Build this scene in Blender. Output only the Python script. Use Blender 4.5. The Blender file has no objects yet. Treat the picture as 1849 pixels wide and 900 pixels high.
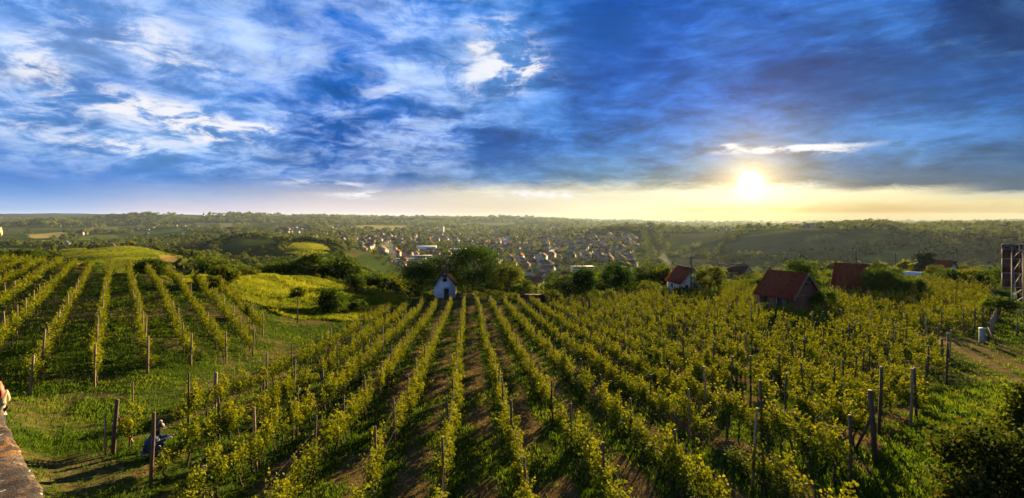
import bpy, math, random
import numpy as np
from mathutils import Vector, Matrix

rng = np.random.default_rng(7)
random.seed(7)
scene = bpy.context.scene
COL = scene.collection
R = math.radians
F = 924.5            # focal length in photo pixels; the camera looks level along +Y
CX, HY = 924.5, 395.0

# ------------------------------------------------------------------ camera, exposure
cam_data = bpy.data.cameras.new('camera')
cam = bpy.data.objects.new('camera', cam_data)
COL.objects.link(cam)
cam.location = (0, 0, 0)
cam.rotation_euler = (R(90), 0, 0)
cam_data.sensor_width = 36.0
cam_data.lens = 18.0
cam_data.shift_y = -55.0 / 1849.0
cam_data.clip_start = 0.2
cam_data.clip_end = 60000.0
scene.camera = cam
scene.render.resolution_x, scene.render.resolution_y = 1024, 498
vs = scene.view_settings
vs.view_transform = 'Standard'
vs.look = 'None'
EXPO = 2.6
vs.exposure = EXPO
vs.gamma = 1.0
vs.use_curve_mapping = False
scene.cycles.use_denoising = True
scene.cycles.max_bounces = 8
scene.cycles.diffuse_bounces = 3
scene.cycles.transmission_bounces = 3
scene.cycles.transparent_max_bounces = 4
scene.cycles.volume_bounces = 1
scene.cycles.caustics_reflective = False
scene.cycles.caustics_refractive = False
scene.cycles.sample_clamp_indirect = 4.0

# ------------------------------------------------------------------ sun
SUN_AZ = math.atan((1355 - CX) / F)          # to the right of the view axis
SUN_EL = R(8.5)
sun_dir = Vector((math.sin(SUN_AZ) * math.cos(SUN_EL), math.cos(SUN_AZ) * math.cos(SUN_EL), math.sin(SUN_EL)))
sd = bpy.data.lights.new('sun', 'SUN')
sd.energy = 5.0
sd.angle = R(0.6)
sd.color = (1.0, 0.75, 0.37)
sun = bpy.data.objects.new('sun', sd)
COL.objects.link(sun)
sun.rotation_euler = (-sun_dir).to_track_quat('-Z', 'Y').to_euler()
sun.location = sun_dir * 300

# ------------------------------------------------------------------ node helper
class NT:
    def __init__(s, tree):
        s.t = tree; s.n = tree.nodes; s.l = tree.links
    def put(s, v, sock):
        if v is None: return
        if isinstance(v, (int, float)):
            sock.default_value = v
        elif isinstance(v, (tuple, list)):
            sock.default_value = tuple(v) if len(v) == len(sock.default_value) else (*v, 1.0)[:len(sock.default_value)]
        else:
            s.l.new(v, sock)
    def m(s, op, a, b=None, c=None, clamp=False):
        n = s.n.new('ShaderNodeMath'); n.operation = op; n.use_clamp = clamp
        for i, v in enumerate((a, b, c)): s.put(v, n.inputs[i])
        return n.outputs[0]
    def vm(s, op, a, b=None, scale=None):
        n = s.n.new('ShaderNodeVectorMath'); n.operation = op
        s.put(a, n.inputs[0]); s.put(b, n.inputs[1])
        if scale is not None: s.put(scale, n.inputs[3])
        return n.outputs['Value'] if op in ('DOT_PRODUCT', 'LENGTH') else n.outputs[0]
    def smooth(s, v, a, b, lo=0.0, hi=1.0, kind='SMOOTHSTEP'):
        n = s.n.new('ShaderNodeMapRange'); n.interpolation_type = kind; n.clamp = True
        s.put(v, n.inputs[0])
        for i, q in enumerate((a, b, lo, hi)): s.put(q, n.inputs[1 + i])
        return n.outputs[0]
    def mix(s, f, a, b, mode='MIX'):
        n = s.n.new('ShaderNodeMix'); n.data_type = 'RGBA'; n.blend_type = mode
        s.put(f, n.inputs[0]); s.put(a, n.inputs[6]); s.put(b, n.inputs[7])
        return n.outputs[2]
    def noise(s, vec, scale=1.0, detail=4.0, rough=0.5, dist=0.0, col=False):
        n = s.n.new('ShaderNodeTexNoise')
        s.put(vec, n.inputs['Vector']); s.put(scale, n.inputs['Scale']); s.put(detail, n.inputs['Detail'])
        s.put(rough, n.inputs['Roughness']); s.put(dist, n.inputs['Distortion'])
        return n.outputs[1] if col else n.outputs[0]
    def ramp(s, f, stops, interp='LINEAR'):
        n = s.n.new('ShaderNodeValToRGB'); cr = n.color_ramp; cr.interpolation = interp
        while len(cr.elements) < len(stops): cr.elements.new(0.5)
        for e, (p, c) in zip(cr.elements, stops):
            e.position = p; e.color = (*c, 1.0) if len(c) == 3 else c
        s.put(f, n.inputs[0])
        return n.outputs[0]
    def comb(s, x, y, z):
        n = s.n.new('ShaderNodeCombineXYZ')
        for i, v in enumerate((x, y, z)): s.put(v, n.inputs[i])
        return n.outputs[0]
    def attr(s, name, out='Fac'):
        n = s.n.new('ShaderNodeAttribute'); n.attribute_name = name
        return n.outputs[out]
    def new(s, t): return s.n.new(t)

def lin(c):
    return tuple((v / 255 / 12.92) if v / 255 <= 0.04045 else ((v / 255 + 0.055) / 1.055) ** 2.4 for v in c)

# ------------------------------------------------------------------ sky
world = bpy.data.worlds.new('World')
scene.world = world
world.use_nodes = True
w = NT(world.node_tree)
for n in list(w.n): w.n.remove(n)
gen = w.new('ShaderNodeTexCoord').outputs['Generated']
sep = w.new('ShaderNodeSeparateXYZ'); w.l.new(gen, sep.inputs[0])
dx, dy, dz = sep.outputs
az = w.m('ARCTAN2', dx, dy)
hyp = w.m('SQRT', w.m('ADD', w.m('MULTIPLY', dx, dx), w.m('MULTIPLY', dy, dy)))
el = w.m('DIVIDE', dz, w.m('MAXIMUM', hyp, 0.02))          # tangent of the elevation
def ang(px): return math.atan((px - CX) / F)
def tel(px, py): return (HY - py) * math.cos(ang(px)) / F
# clouds lie on a flat layer: the direction is cast onto it, so they shrink towards the horizon
zz = w.m('ADD', w.m('MULTIPLY', w.m('MAXIMUM', dz, 0.0), 0.9), 0.22)
cp = w.comb(w.m('DIVIDE', dx, zz), w.m('DIVIDE', dy, zz), 0.0)
nA = w.noise(cp, 1.9, 10, 0.60, 0.55)
nB = w.noise(w.vm('ADD', cp, (31.7, 11.2, 4.0)), 5.2, 10, 0.66, 0.5)
nC = w.noise(w.vm('ADD', cp, (7.7, 51.2, 9.0)), 0.85, 7, 0.55, 0.5)
# wobble of the elevation so that gradients break up into cloud edges
elw = w.m('ADD', el, w.m('MULTIPLY', w.m('SUBTRACT', nB, 0.5), w.smooth(el, 0.02, 0.16, 0.012, 0.10)))
cols = [  # photo column: colours at heights
    (50,   [(394, (196, 208, 235)), (378, (165, 192, 235)), (350, (118, 164, 226)), (320, (76, 136, 216)), (260, (106, 157, 229)), (180, (98, 152, 228)), (100, (150, 182, 240)), (20, (92, 152, 235))]),
    (330,  [(394, (222, 212, 225)), (375, (206, 203, 225)), (354, (164, 184, 222)), (320, (74, 134, 211)), (260, (120, 168, 232)), (180, (94, 150, 230)), (100, (140, 174, 238)), (20, (130, 168, 236))]),
    (620,  [(394, (240, 224, 220)), (372, (226, 214, 218)), (350, (196, 194, 206)), (336, (120, 146, 194)), (320, (46, 110, 190)), (260, (24, 100, 195)), (180, (28, 112, 210)), (100, (30, 118, 220)), (20, (26, 116, 218))]),
    (900,  [(394, (230, 212, 182)), (374, (232, 216, 190)), (350, (234, 226, 204)), (322, (80, 128, 180)), (260, (38, 104, 190)), (180, (92, 142, 216)), (100, (114, 160, 230)), (20, (56, 130, 220))]),
    (1100, [(394, (228, 212, 160)), (374, (250, 241, 200)), (350, (242, 234, 200)), (322, (104, 130, 156)), (260, (48, 106, 178)), (180, (20, 92, 182)), (100, (0, 76, 168)), (20, (0, 74, 164))]),
    (1355, [(396, (208, 164, 78)), (382, (232, 198, 112)), (364, (255, 244, 200)), (340, (255, 252, 222)), (328, (118, 122, 122)), (250, (66, 102, 150)), (170, (26, 84, 164)), (90, (18, 76, 156)), (20, (0, 72, 150))]),
    (1600, [(398, (184, 138, 64)), (380, (190, 152, 78)), (362, (244, 226, 170)), (346, (255, 244, 200)), (334, (78, 98, 116)), (260, (58, 100, 150)), (170, (42, 94, 162)), (90, (30, 86, 156)), (20, (0, 70, 140))]),
    (1830, [(400, (186, 148, 74)), (384, (188, 156, 88)), (364, (230, 212, 158)), (351, (206, 206, 182)), (342, (62, 94, 120)), (260, (50, 92, 140)), (170, (18, 78, 146)), (90, (6, 50, 100)), (20, (0, 40, 86))]),
]
TMAX = 0.45
base = None
for i, (px, st) in enumerate(cols):
    stops = []
    for py, c in st:
        stops.append((min(1.0, max(0.0, 0.05 + tel(px, py) / TMAX * 0.95)), lin(c)))
    stops.sort(key=lambda q: q[0])
    src = w.m('ADD', w.m('MULTIPLY', elw, 0.95 / TMAX), 0.05)
    c = w.ramp(src, stops)
    base = c if base is None else w.mix(w.smooth(az, ang(cols[i - 1][0]), ang(px)), base, c)
# light and dark of the cloud layer
hi = w.smooth(el, 0.035, 0.12)
left = w.smooth(az, ang(1060), ang(760))
fa = w.m('MULTIPLY', w.smooth(nA, 0.36, 0.64, 0.70, 1.42, 'LINEAR'), w.smooth(nB, 0.34, 0.66, 0.76, 1.26, 'LINEAR'))
fa = w.m('ADD', w.m('MULTIPLY', w.m('SUBTRACT', fa, 1.0), hi), 1.0)
fa = w.m('MULTIPLY', fa, w.smooth(az, ang(1000), ang(1250), 1.0, 1.45))
sky = w.vm('SCALE', base, scale=w.m('ADD', w.m('MULTIPLY', w.m('SUBTRACT', fa, 1.0), hi), 1.0))
# clear deep blue gaps and veils of pale cloud
dark = w.m('MULTIPLY', w.smooth(w.m('ADD', w.m('MULTIPLY', nC, 0.6), w.m('MULTIPLY', nA, 0.4)), 0.50, 0.36), hi)
sky = w.mix(w.m('MULTIPLY', dark, w.smooth(az, ang(500), ang(1000), 0.42, 0.62)), sky, w.mix(left, lin((4, 62, 130)), lin((12, 100, 212))))
veil = w.m('MULTIPLY', w.smooth(w.m('ADD', w.m('MULTIPLY', nA, 0.55), w.m('MULTIPLY', nB, 0.45)), 0.43, 0.62), hi)
veilc = w.mix(left, lin((92, 134, 194)), lin((208, 220, 252)))
sky = w.mix(w.m('MULTIPLY', veil, w.smooth(az, ang(1100), ang(680), 0.40, 0.84)), sky, veilc)
def blob(px, py, wx, wy):
    a0, t0 = ang(px), tel(px, py)
    sx, sy = wx / F * math.cos(a0) ** 2, wy / F * math.cos(a0)
    qa = w.m('DIVIDE', w.m('SUBTRACT', az, a0), sx)
    qb = w.m('DIVIDE', w.m('SUBTRACT', el, t0), sy)
    r2 = w.m('ADD', w.m('MULTIPLY', qa, qa), w.m('MULTIPLY', qb, qb))
    return w.m('EXPONENT', w.m('MULTIPLY', r2, -1.0))
# long ripples of the deck
st = w.noise(w.comb(w.m('MULTIPLY', az, 7.0), w.m('MULTIPLY', el, 34.0), w.m('MULTIPLY', az, 2.0)), 1.0, 9, 0.62, 0.6)
st2 = w.noise(w.comb(w.m('MULTIPLY', az, 16.0), w.m('MULTIPLY', el, 60.0), 3.0), 1.0, 8, 0.65, 0.4)
stv = w.m('ADD', w.m('MULTIPLY', st, 0.6), w.m('MULTIPLY', st2, 0.4))
stk = w.m('MULTIPLY', w.smooth(el, 0.03, 0.07), w.smooth(az, ang(250), ang(1150), 0.35, 1.0))
rip = w.m('ADD', 1.0, w.m('MULTIPLY', stk, w.smooth(stv, 0.36, 0.64, -0.42, 0.46, 'LINEAR')))
sky = w.vm('SCALE', sky, scale=rip)
pale = w.m('MULTIPLY', w.m('MULTIPLY', stk, w.smooth(stv, 0.54, 0.68)), 0.34)
sky = w.mix(pale, sky, w.mix(left, lin((140, 158, 190)), lin((210, 220, 250))))
sky = w.mix(w.smooth(el, 0.05, 0.10), sky, w.vm('MULTIPLY', sky, w.mix(left, (0.74, 1.0, 1.04, 1), (0.86, 0.98, 1.0, 1))))
# clear gaps of deep blue
for (px, py, wx, wy, k, c) in [(1120, 60, 130, 85, .85, (0, 84, 172)), (1420, 40, 110, 40, .5, (0, 78, 158)), (1660, 150, 160, 40, .45, (20, 96, 176)), (1800, 60, 70, 70, .5, (2, 58, 116)), (590, 45, 120, 50, .55, (14, 108, 214)), (480, 150, 60, 25, .5, (30, 116, 222)), (330, 25, 40, 40, .3, (60, 140, 236)), (215, 150, 60, 18, .5, (50, 126, 222)), (780, 290, 220, 26, .5, (38, 104, 186)), (1300, 130, 120, 22, .5, (6, 82, 164))]:
    g_ = w.m('MULTIPLY', blob(px, py, wx, wy), w.smooth(nA, 0.66, 0.40, 0.35, 1.0))
    sky = w.mix(w.m('MULTIPLY', g_, k), sky, lin(c))
white = None
for (px, py, wx, wy, k) in [(270, 200, 120, 26, 1.0), (380, 238, 90, 24, 1.0), (200, 262, 130, 22, .7), (915, 90, 60, 40, .8),
                            (900, 140, 90, 34, .75), (955, 120, 40, 14, .8), (60, 95, 80, 40, .6), (1420, 269, 130, 6, 1.2), (1490, 275, 55, 6, .9), (1318, 264, 22, 6, .8),
                            (590, 332, 90, 8, .7), (655, 352, 70, 9, .8), (240, 60, 140, 50, .6), (120, 150, 120, 30, .5), (40, 210, 90, 30, .5), (330, 120, 120, 26, .45), (900, 40, 60, 20, .5), (700, 170, 60, 20, .4), (470, 232, 50, 8, .7), (990, 350, 100, 10, .9), (860, 85, 20, 10, .6)]:
    b = w.m('MULTIPLY', blob(px, py, wx, wy), k)
    white = b if white is None else w.m('ADD', white, b)
wm = w.m('MULTIPLY', white, w.smooth(w.m('ADD', w.m('MULTIPLY', nB, 0.62), w.m('ADD', w.m('MULTIPLY', nA, 0.22), w.m('MULTIPLY', st2, 0.26))), 0.45, 0.64, 0.0, 1.45))
wm = w.m('MULTIPLY', w.smooth(wm, 0.05, 1.15), 0.88)
sky = w.mix(wm, sky, (1.0, 0.98, 1.0, 1.0))
# the sun behind the thin air under the cloud deck
sv = Vector((math.sin(SUN_AZ), math.cos(SUN_AZ), tel(1355, 331))).normalized()
cosd = w.vm('DOT_PRODUCT', w.vm('NORMALIZE', gen), tuple(sv))
angd = w.m('ARCCOSINE', w.m('MINIMUM', cosd, 0.9999999))
def gl(sig, p=2.0):
    return w.m('EXPONENT', w.m('MULTIPLY', w.m('POWER', w.m('DIVIDE', angd, R(sig)), p), -1.0))
glow = w.vm('SCALE', (1.0, 0.93, 0.70), scale=w.m('MULTIPLY', gl(0.55, 1.4), 8.0))
glow = w.vm('ADD', glow, w.vm('SCALE', (1.0, 0.66, 0.20), scale=w.m('MULTIPLY', gl(2.1, 1.0), 1.9)))
glow = w.vm('ADD', glow, w.vm('SCALE', (1.0, 0.70, 0.34), scale=w.m('MULTIPLY', gl(7.0, 1.0), 0.09)))
sky = w.vm('ADD', sky, glow)
nish = w.new('ShaderNodeTexSky')
nish.sky_type = 'NISHITA'; nish.sun_disc = False
nish.sun_elevation = SUN_EL; nish.sun_rotation = SUN_AZ
nish.air_density = 1.0; nish.dust_density = 1.5; nish.ozone_density = 2.0
tot = w.vm('ADD', w.vm('SCALE', sky, scale=10.0 * 0.97 / 2 ** EXPO), w.vm('SCALE', nish.outputs[0], scale=0.0015))
bg = w.new('ShaderNodeBackground'); bg.inputs['Strength'].default_value = 0.1
w.l.new(tot, bg.inputs['Color'])
wo = w.new('ShaderNodeOutputWorld'); w.l.new(bg.outputs[0], wo.inputs['Surface'])
world.cycles.sampling_method = 'MANUAL'
world.cycles.sample_map_resolution = 512

# ------------------------------------------------------------------ mesh helpers
def mesh_obj(name, V, faces, mats, matidx=None, parent=None, attrs=None, smooth=False):
    """V (n,3); faces: list of int arrays (m,k). Links ONE mesh object."""
    V = np.asarray(V, dtype=np.float32)
    me = bpy.data.meshes.new(name)
    me.vertices.add(len(V)); me.vertices.foreach_set('co', V.ravel())
    faces = [np.asarray(f, dtype=np.int32) for f in faces if len(f)]
    loops = np.concatenate([f.ravel() for f in faces]) if faces else np.zeros(0, np.int32)
    sizes = np.concatenate([np.full(len(f), f.shape[1], np.int32) for f in faces])
    starts = np.concatenate([[0], np.cumsum(sizes)[:-1]]).astype(np.int32)
    me.loops.add(len(loops)); me.loops.foreach_set('vertex_index', loops)
    me.polygons.add(len(sizes)); me.polygons.foreach_set('loop_start', starts)
    if matidx is not None:
        me.polygons.foreach_set('material_index', np.asarray(matidx, np.int32))
    if smooth:
        me.polygons.foreach_set('use_smooth', np.ones(len(sizes), bool))
    for k, a in (attrs or {}).items():
        a = np.asarray(a, np.float32)
        if a.ndim == 1:
            at = me.attributes.new(k, 'FLOAT', 'POINT'); at.data.foreach_set('value', a)
        else:
            if a.shape[1] == 3: a = np.hstack([a, np.ones((len(a), 1), np.float32)])
            at = me.attributes.new(k, 'FLOAT_COLOR', 'POINT'); at.data.foreach_set('color', a.ravel())
    me.update(calc_edges=True)
    for m in (mats if isinstance(mats, (list, tuple)) else [mats]): me.materials.append(m)
    o = bpy.data.objects.new(name, me)
    COL.objects.link(o)
    if parent is not None: o.parent = parent
    return o

class MB:
    """collects boxes, tubes and sheets; build() links them as one mesh object"""
    def __init__(s): s.V = []; s.F = {3: [], 4: []}; s.n = 0; s.big = []
    def add(s, V, faces):
        V = np.asarray(V, float)
        for f in faces:
            f = np.asarray(f, int)
            if f.ndim == 1: f = f[None]
            s.F.setdefault(f.shape[1], []).append(f + s.n)
        s.V.append(V); s.n += len(V); return s
    def box(s, c, size, rot=None, taper=1.0):
        x, y, z = [q / 2 for q in size]
        V = np.array([(-x, -y, -z), (x, -y, -z), (x, y, -z), (-x, y, -z), (-x * taper, -y * taper, z), (x * taper, -y * taper, z), (x * taper, y * taper, z), (-x * taper, y * taper, z)])
        if rot is not None: V = V @ np.array(rot.to_3x3() if hasattr(rot, 'to_3x3') else rot).T
        return s.add(V + np.array(c), [np.array([(0, 3, 2, 1), (4, 5, 6, 7), (0, 1, 5, 4), (1, 2, 6, 5), (2, 3, 7, 6), (3, 0, 4, 7)])])
    def beam(s, a, b, wx, wy=None):
        wy = wy or wx
        a, b = Vector(a), Vector(b); d = b - a
        q = d.to_track_quat('Z', 'Y').to_matrix()
        return s.box(tuple((a + b) / 2), (wx, wy, d.length), q)
    def tube(s, pts, rad, k=7, cap=True):
        pts = np.asarray(pts, float); n = len(pts)
        rad = np.full(n, rad) if np.isscalar(rad) else np.asarray(rad, float)
        tan = np.gradient(pts, axis=0); tan /= np.linalg.norm(tan, axis=1)[:, None] + 1e-9
        up = np.array([0.31, 0.95, 0.05]) if abs(tan[0][2]) > 0.7 else np.array([0, 0, 1.0])
        V = []
        for p, t, r in zip(pts, tan, rad):
            u = np.cross(t, up); u /= np.linalg.norm(u) + 1e-9; v = np.cross(t, u)
            a = np.linspace(0, 2 * np.pi, k, endpoint=False)
            V.append(p + r * (np.cos(a)[:, None] * u + np.sin(a)[:, None] * v))
        V = np.concatenate(V)
        f = [(i * k + j, i * k + (j + 1) % k, (i + 1) * k + (j + 1) % k, (i + 1) * k + j) for i in range(n - 1) for j in range(k)]
        fs = [np.array(f)]
        if cap: fs += [np.array([list(range(k))[::-1]]), np.array([[(n - 1) * k + j for j in range(k)]])]
        return s.add(V, fs)
    def build(s, name, mat, parent=None, smooth=False, attrs=None):
        fs = [np.concatenate(v) for k, v in s.F.items() if v]
        return mesh_obj(name, np.concatenate(s.V), fs, mat, parent=parent, smooth=smooth, attrs=attrs)

def empty(name, loc=(0, 0, 0), rz=0.0):
    o = bpy.data.objects.new(name, None); COL.objects.link(o)
    o.location = loc; o.rotation_euler = (0, 0, rz); o.empty_display_size = 0.3
    return o
def tag(o, label=None, cat=None, group=None, kind=None):
    if label: o['label'] = label
    if cat: o['category'] = cat
    if group: o['group'] = group
    if kind: o['kind'] = kind
    return o
def kids(o):
    return [c for c in CH.get(o.name, [])]
CH = {}
def reg(parent, *cs):
    CH.setdefault(parent.name, []).extend(cs)
def copy_tree(o, parent=None):
    c = o.copy(); COL.objects.link(c)
    if parent is not None: c.parent = parent
    for ch in CH.get(o.name, []):
        reg(c, copy_tree(ch, c))
    return c

# ------------------------------------------------------------------ materials
def mat(name):
    m = bpy.data.materials.new(name); m.use_nodes = True
    t = NT(m.node_tree)
    for n in list(t.n): t.n.remove(n)
    out = t.new('ShaderNodeOutputMaterial')
    return m, t, out
def principled(t, out, col, rough=0.7, spec=0.3, bump=None, bstr=0.3, bdist=0.02, metal=0.0):
    p = t.new('ShaderNodeBsdfPrincipled')
    t.put(col, p.inputs['Base Color']); t.put(rough, p.inputs['Roughness']); t.put(spec, p.inputs['Specular IOR Level']); t.put(metal, p.inputs['Metallic'])
    if bump is not None:
        b = t.new('ShaderNodeBump'); b.inputs['Strength'].default_value = bstr; b.inputs['Distance'].default_value = bdist
        t.l.new(bump, b.inputs['Height']); t.l.new(b.outputs[0], p.inputs['Normal'])
    t.l.new(p.outputs[0], out.inputs['Surface'])
    return p
def leaf_mat(name, stops, trans, tw=0.45, rough=0.5, spec=0.35):
    m, t, out = mat(name)
    ti = t.attr('tint')
    inf = t.new('ShaderNodeObjectInfo').outputs['Random']
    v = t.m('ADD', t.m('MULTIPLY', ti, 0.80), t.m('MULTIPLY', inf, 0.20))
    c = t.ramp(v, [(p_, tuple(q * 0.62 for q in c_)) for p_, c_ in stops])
    p = t.new('ShaderNodeBsdfPrincipled'); t.put(c, p.inputs['Base Color']); t.put(rough, p.inputs['Roughness']); t.put(spec, p.inputs['Specular IOR Level'])
    tr = t.new('ShaderNodeBsdfTranslucent'); t.put(t.mix(1.0, c, trans, 'MULTIPLY'), tr.inputs['Color'])
    mx = t.new('ShaderNodeMixShader'); mx.inputs[0].default_value = tw
    t.l.new(p.outputs[0], mx.inputs[1]); t.l.new(tr.outputs[0], mx.inputs[2]); t.l.new(mx.outputs[0], out.inputs['Surface'])
    return m
def plain(name, col, rough=0.7, var=0.25, scale=3.0, spec=0.3, bstr=0.25, metal=0.0, bdist=0.02):
    m, t, out = mat(name)
    oc = t.new('ShaderNodeTexCoord').outputs['Object']
    n = t.noise(oc, scale, 6, 0.6)
    n2 = t.noise(oc, scale * 6, 3, 0.6)
    k = t.m('ADD', t.m('MULTIPLY', n, 0.65), t.m('MULTIPLY', n2, 0.35))
    col = tuple(q * 0.78 for q in col)
    c = t.ramp(k, [(0.3, tuple(q * (1 - var) for q in col)), (0.7, tuple(min(1, q * (1 + var)) for q in col))])
    principled(t, out, c, rough, spec, n2, bstr, bdist, metal)
    return m
M = {}
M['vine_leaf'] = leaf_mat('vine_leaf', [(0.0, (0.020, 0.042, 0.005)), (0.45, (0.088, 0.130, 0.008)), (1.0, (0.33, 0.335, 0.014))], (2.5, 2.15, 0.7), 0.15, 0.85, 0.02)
M['tree_leaf'] = leaf_mat('tree_leaf', [(0.0, (0.016, 0.035, 0.005)), (0.55, (0.038, 0.070, 0.008)), (1.0, (0.10, 0.138, 0.012))], (2.0, 1.9, 0.8), 0.36, 0.85, 0.03)
M['pale_leaf'] = leaf_mat('pale_leaf', [(0.0, (0.028, 0.048, 0.006)), (0.55, (0.068, 0.092, 0.010)), (1.0, (0.145, 0.155, 0.014))], (2.2, 2.0, 0.8), 0.36, 0.85, 0.03)
M['rose_leaf'] = leaf_mat('rose_leaf', [(0.0, (0.018, 0.034, 0.006)), (0.6, (0.045, 0.062, 0.010)), (0.8, (0.10, 0.075, 0.014)), (1.0, (0.16, 0.045, 0.014))], (2.0, 1.8, 0.8), 0.30, 0.85, 0.02)
M['far_leaf'] = leaf_mat('far_leaf', [(0.0, (0.030, 0.050, 0.010)), (0.5, (0.075, 0.100, 0.017)), (1.0, (0.17, 0.18, 0.024))], (1.8, 1.7, 0.9), 0.30, 0.9, 0.03)
M['walnut_leaf'] = leaf_mat('walnut_leaf', [(0.0, (0.010, 0.027, 0.004)), (0.6, (0.022, 0.054, 0.006)), (1.0, (0.068, 0.118, 0.010))], (2.0, 1.9, 0.8), 0.32, 0.85, 0.02)
M['needle'] = leaf_mat('needle', [(0.0, (0.012, 0.028, 0.010)), (1.0, (0.035, 0.058, 0.016))], (1.5, 1.5, 0.9), 0.2)
M['grass'] = leaf_mat('grass_blade', [(0.0, (0.024, 0.054, 0.005)), (0.45, (0.078, 0.142, 0.009)), (0.75, (0.150, 0.186, 0.016)), (1.0, (0.20, 0.145, 0.055))], (2.0, 1.9, 0.8), 0.28, 0.8, 0.04)
M['meadow'] = leaf_mat('meadow_blade', [(0.0, (0.05, 0.080, 0.007)), (0.5, (0.13, 0.155, 0.010)), (1.0, (0.23, 0.225, 0.022))], (2.2, 2.0, 0.8), 0.48, 0.8, 0.05)
M['straw'] = leaf_mat('straw_blade', [(0.0, (0.16, 0.085, 0.035)), (0.6, (0.27, 0.155, 0.068)), (1.0, (0.34, 0.215, 0.10))], (1.2, 1.1, 1.0), 0.3, 0.8, 0.05)
M['bark'] = plain('bark', (0.055, 0.038, 0.024), 0.9, 0.5, 6, 0.1, 0.8)
M['vine_wood'] = plain('vine_wood', (0.075, 0.048, 0.028), 0.9, 0.5, 14, 0.1, 0.8)
M['post_wood'] = plain('post_wood', (0.27, 0.18, 0.105), 0.85, 0.4, 9, 0.15, 0.6)
M['dark_wood'] = plain('dark_post_wood', (0.085, 0.058, 0.038), 0.85, 0.4, 9, 0.15, 0.6)
M['concrete'] = plain('concrete', (0.33, 0.30, 0.25), 0.85, 0.2, 5, 0.2, 0.3)
M['plaster'] = plain('white_plaster', (0.74, 0.74, 0.74), 0.85, 0.12, 2.2, 0.2, 0.2)
M['grey_plaster'] = plain('grey_plaster', (0.52, 0.49, 0.44), 0.85, 0.2, 2.2, 0.2, 0.2)
M['cream_plaster'] = plain('cream_plaster', (0.62, 0.55, 0.42), 0.85, 0.15, 2.0, 0.2, 0.2)
M['pink_plaster'] = plain('salmon_plaster', (0.55, 0.36, 0.26), 0.85, 0.15, 2.0, 0.2, 0.2)
M['town_white'] = plain('town_white_wall', (0.42, 0.41, 0.39), 0.9, 0.12, 0.5, 0.05, 0.1)
M['town_cream'] = plain('town_cream_wall', (0.38, 0.33, 0.26), 0.9, 0.12, 0.5, 0.05, 0.1)
M['town_salmon'] = plain('town_salmon_wall', (0.34, 0.23, 0.17), 0.9, 0.12, 0.5, 0.05, 0.1)
M['dark'] = plain('dark_opening', (0.02, 0.018, 0.016), 0.6, 0.3, 5, 0.3, 0.1)
M['door_wood'] = plain('brown_door', (0.07, 0.045, 0.03), 0.7, 0.3, 6, 0.2, 0.3)
M['white_paint'] = plain('white_paint', (0.78, 0.77, 0.74), 0.5, 0.06, 4, 0.3, 0.05)
M['steel'] = plain('weathered_steel', (0.24, 0.21, 0.185), 0.7, 0.3, 3, 0.2, 0.1)
M['rust'] = plain('rusty_sheet', (0.11, 0.045, 0.028), 0.8, 0.55, 1.4, 0.2, 0.3)
M['wire'] = plain('wire', (0.055, 0.045, 0.04), 0.9, 0.2, 4, 0.05, 0.05)
M['asphalt'] = plain('asphalt', (0.30, 0.28, 0.26), 0.9, 0.2, 0.2, 0.1, 0.1)
M['skin'] = plain('skin', (0.62, 0.40, 0.29), 0.55, 0.08, 8, 0.35, 0.05)
M['red_hair'] = plain('red_hair', (0.42, 0.065, 0.012), 0.5, 0.35, 30, 0.4, 0.6)
M['dark_hair'] = plain('dark_hair', (0.02, 0.014, 0.011), 0.5, 0.35, 30, 0.4, 0.6)
M['beige_cloth'] = plain('beige_cloth', (0.52, 0.42, 0.29), 0.9, 0.15, 12, 0.1, 0.4)
M['blue_cloth'] = plain('blue_cloth', (0.035, 0.075, 0.20), 0.9, 0.2, 12, 0.1, 0.4)
M['denim'] = plain('dark_denim', (0.035, 0.045, 0.08), 0.9, 0.2, 20, 0.1, 0.4)
M['lens'] = plain('dark_lens', (0.01, 0.01, 0.012), 0.15, 0.1, 3, 0.6, 0.0)
M['gold'] = plain('gold_rim', (0.5, 0.32, 0.12), 0.3, 0.1, 3, 0.5, 0.0, 0.8)

def tile_mat(name, a, b):
    m, t, out = mat(name)
    uv = t.new('ShaderNodeTexCoord').outputs['Object']
    sp = t.new('ShaderNodeSeparateXYZ'); t.l.new(uv, sp.inputs[0])
    rows = t.m('FRACT', t.m('MULTIPLY', sp.outputs[2], 4.5))
    colx = t.m('ABSOLUTE', t.m('SINE', t.m('MULTIPLY', sp.outputs[0], 13.0)))
    cell = t.new('ShaderNodeTexWhiteNoise'); cell.noise_dimensions = '2D'
    t.l.new(t.comb(t.m('FLOOR', t.m('MULTIPLY', sp.outputs[0], 4.1)), t.m('FLOOR', t.m('MULTIPLY', sp.outputs[2], 4.5)), 0.0), cell.inputs['Vector'])
    n = t.noise(uv, 0.9, 6, 0.6)
    k = t.m('ADD', t.m('MULTIPLY', cell.outputs[0], 0.45), t.m('MULTIPLY', n, 0.55))
    c = t.ramp(k, [(0.25, tuple(q * .54 for q in a)), (0.75, tuple(q * .54 for q in b))])
    h = t.m('ADD', t.m('MULTIPLY', rows, 0.7), t.m('MULTIPLY', colx, 0.5))
    principled(t, out, c, 0.95, 0.02, h, 0.7, 0.05)
    return m
M['red_tile'] = tile_mat('red_roof_tile', (0.17, 0.036, 0.018), (0.31, 0.070, 0.032))
M['orange_tile'] = tile_mat('orange_roof_tile', (0.17, 0.080, 0.05), (0.28, 0.135, 0.085))
M['brown_tile'] = tile_mat('brown_roof_tile', (0.10, 0.045, 0.028), (0.19, 0.085, 0.05))
M['grey_tile'] = tile_mat('grey_roof_tile', (0.07, 0.065, 0.06), (0.13, 0.125, 0.12))
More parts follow.
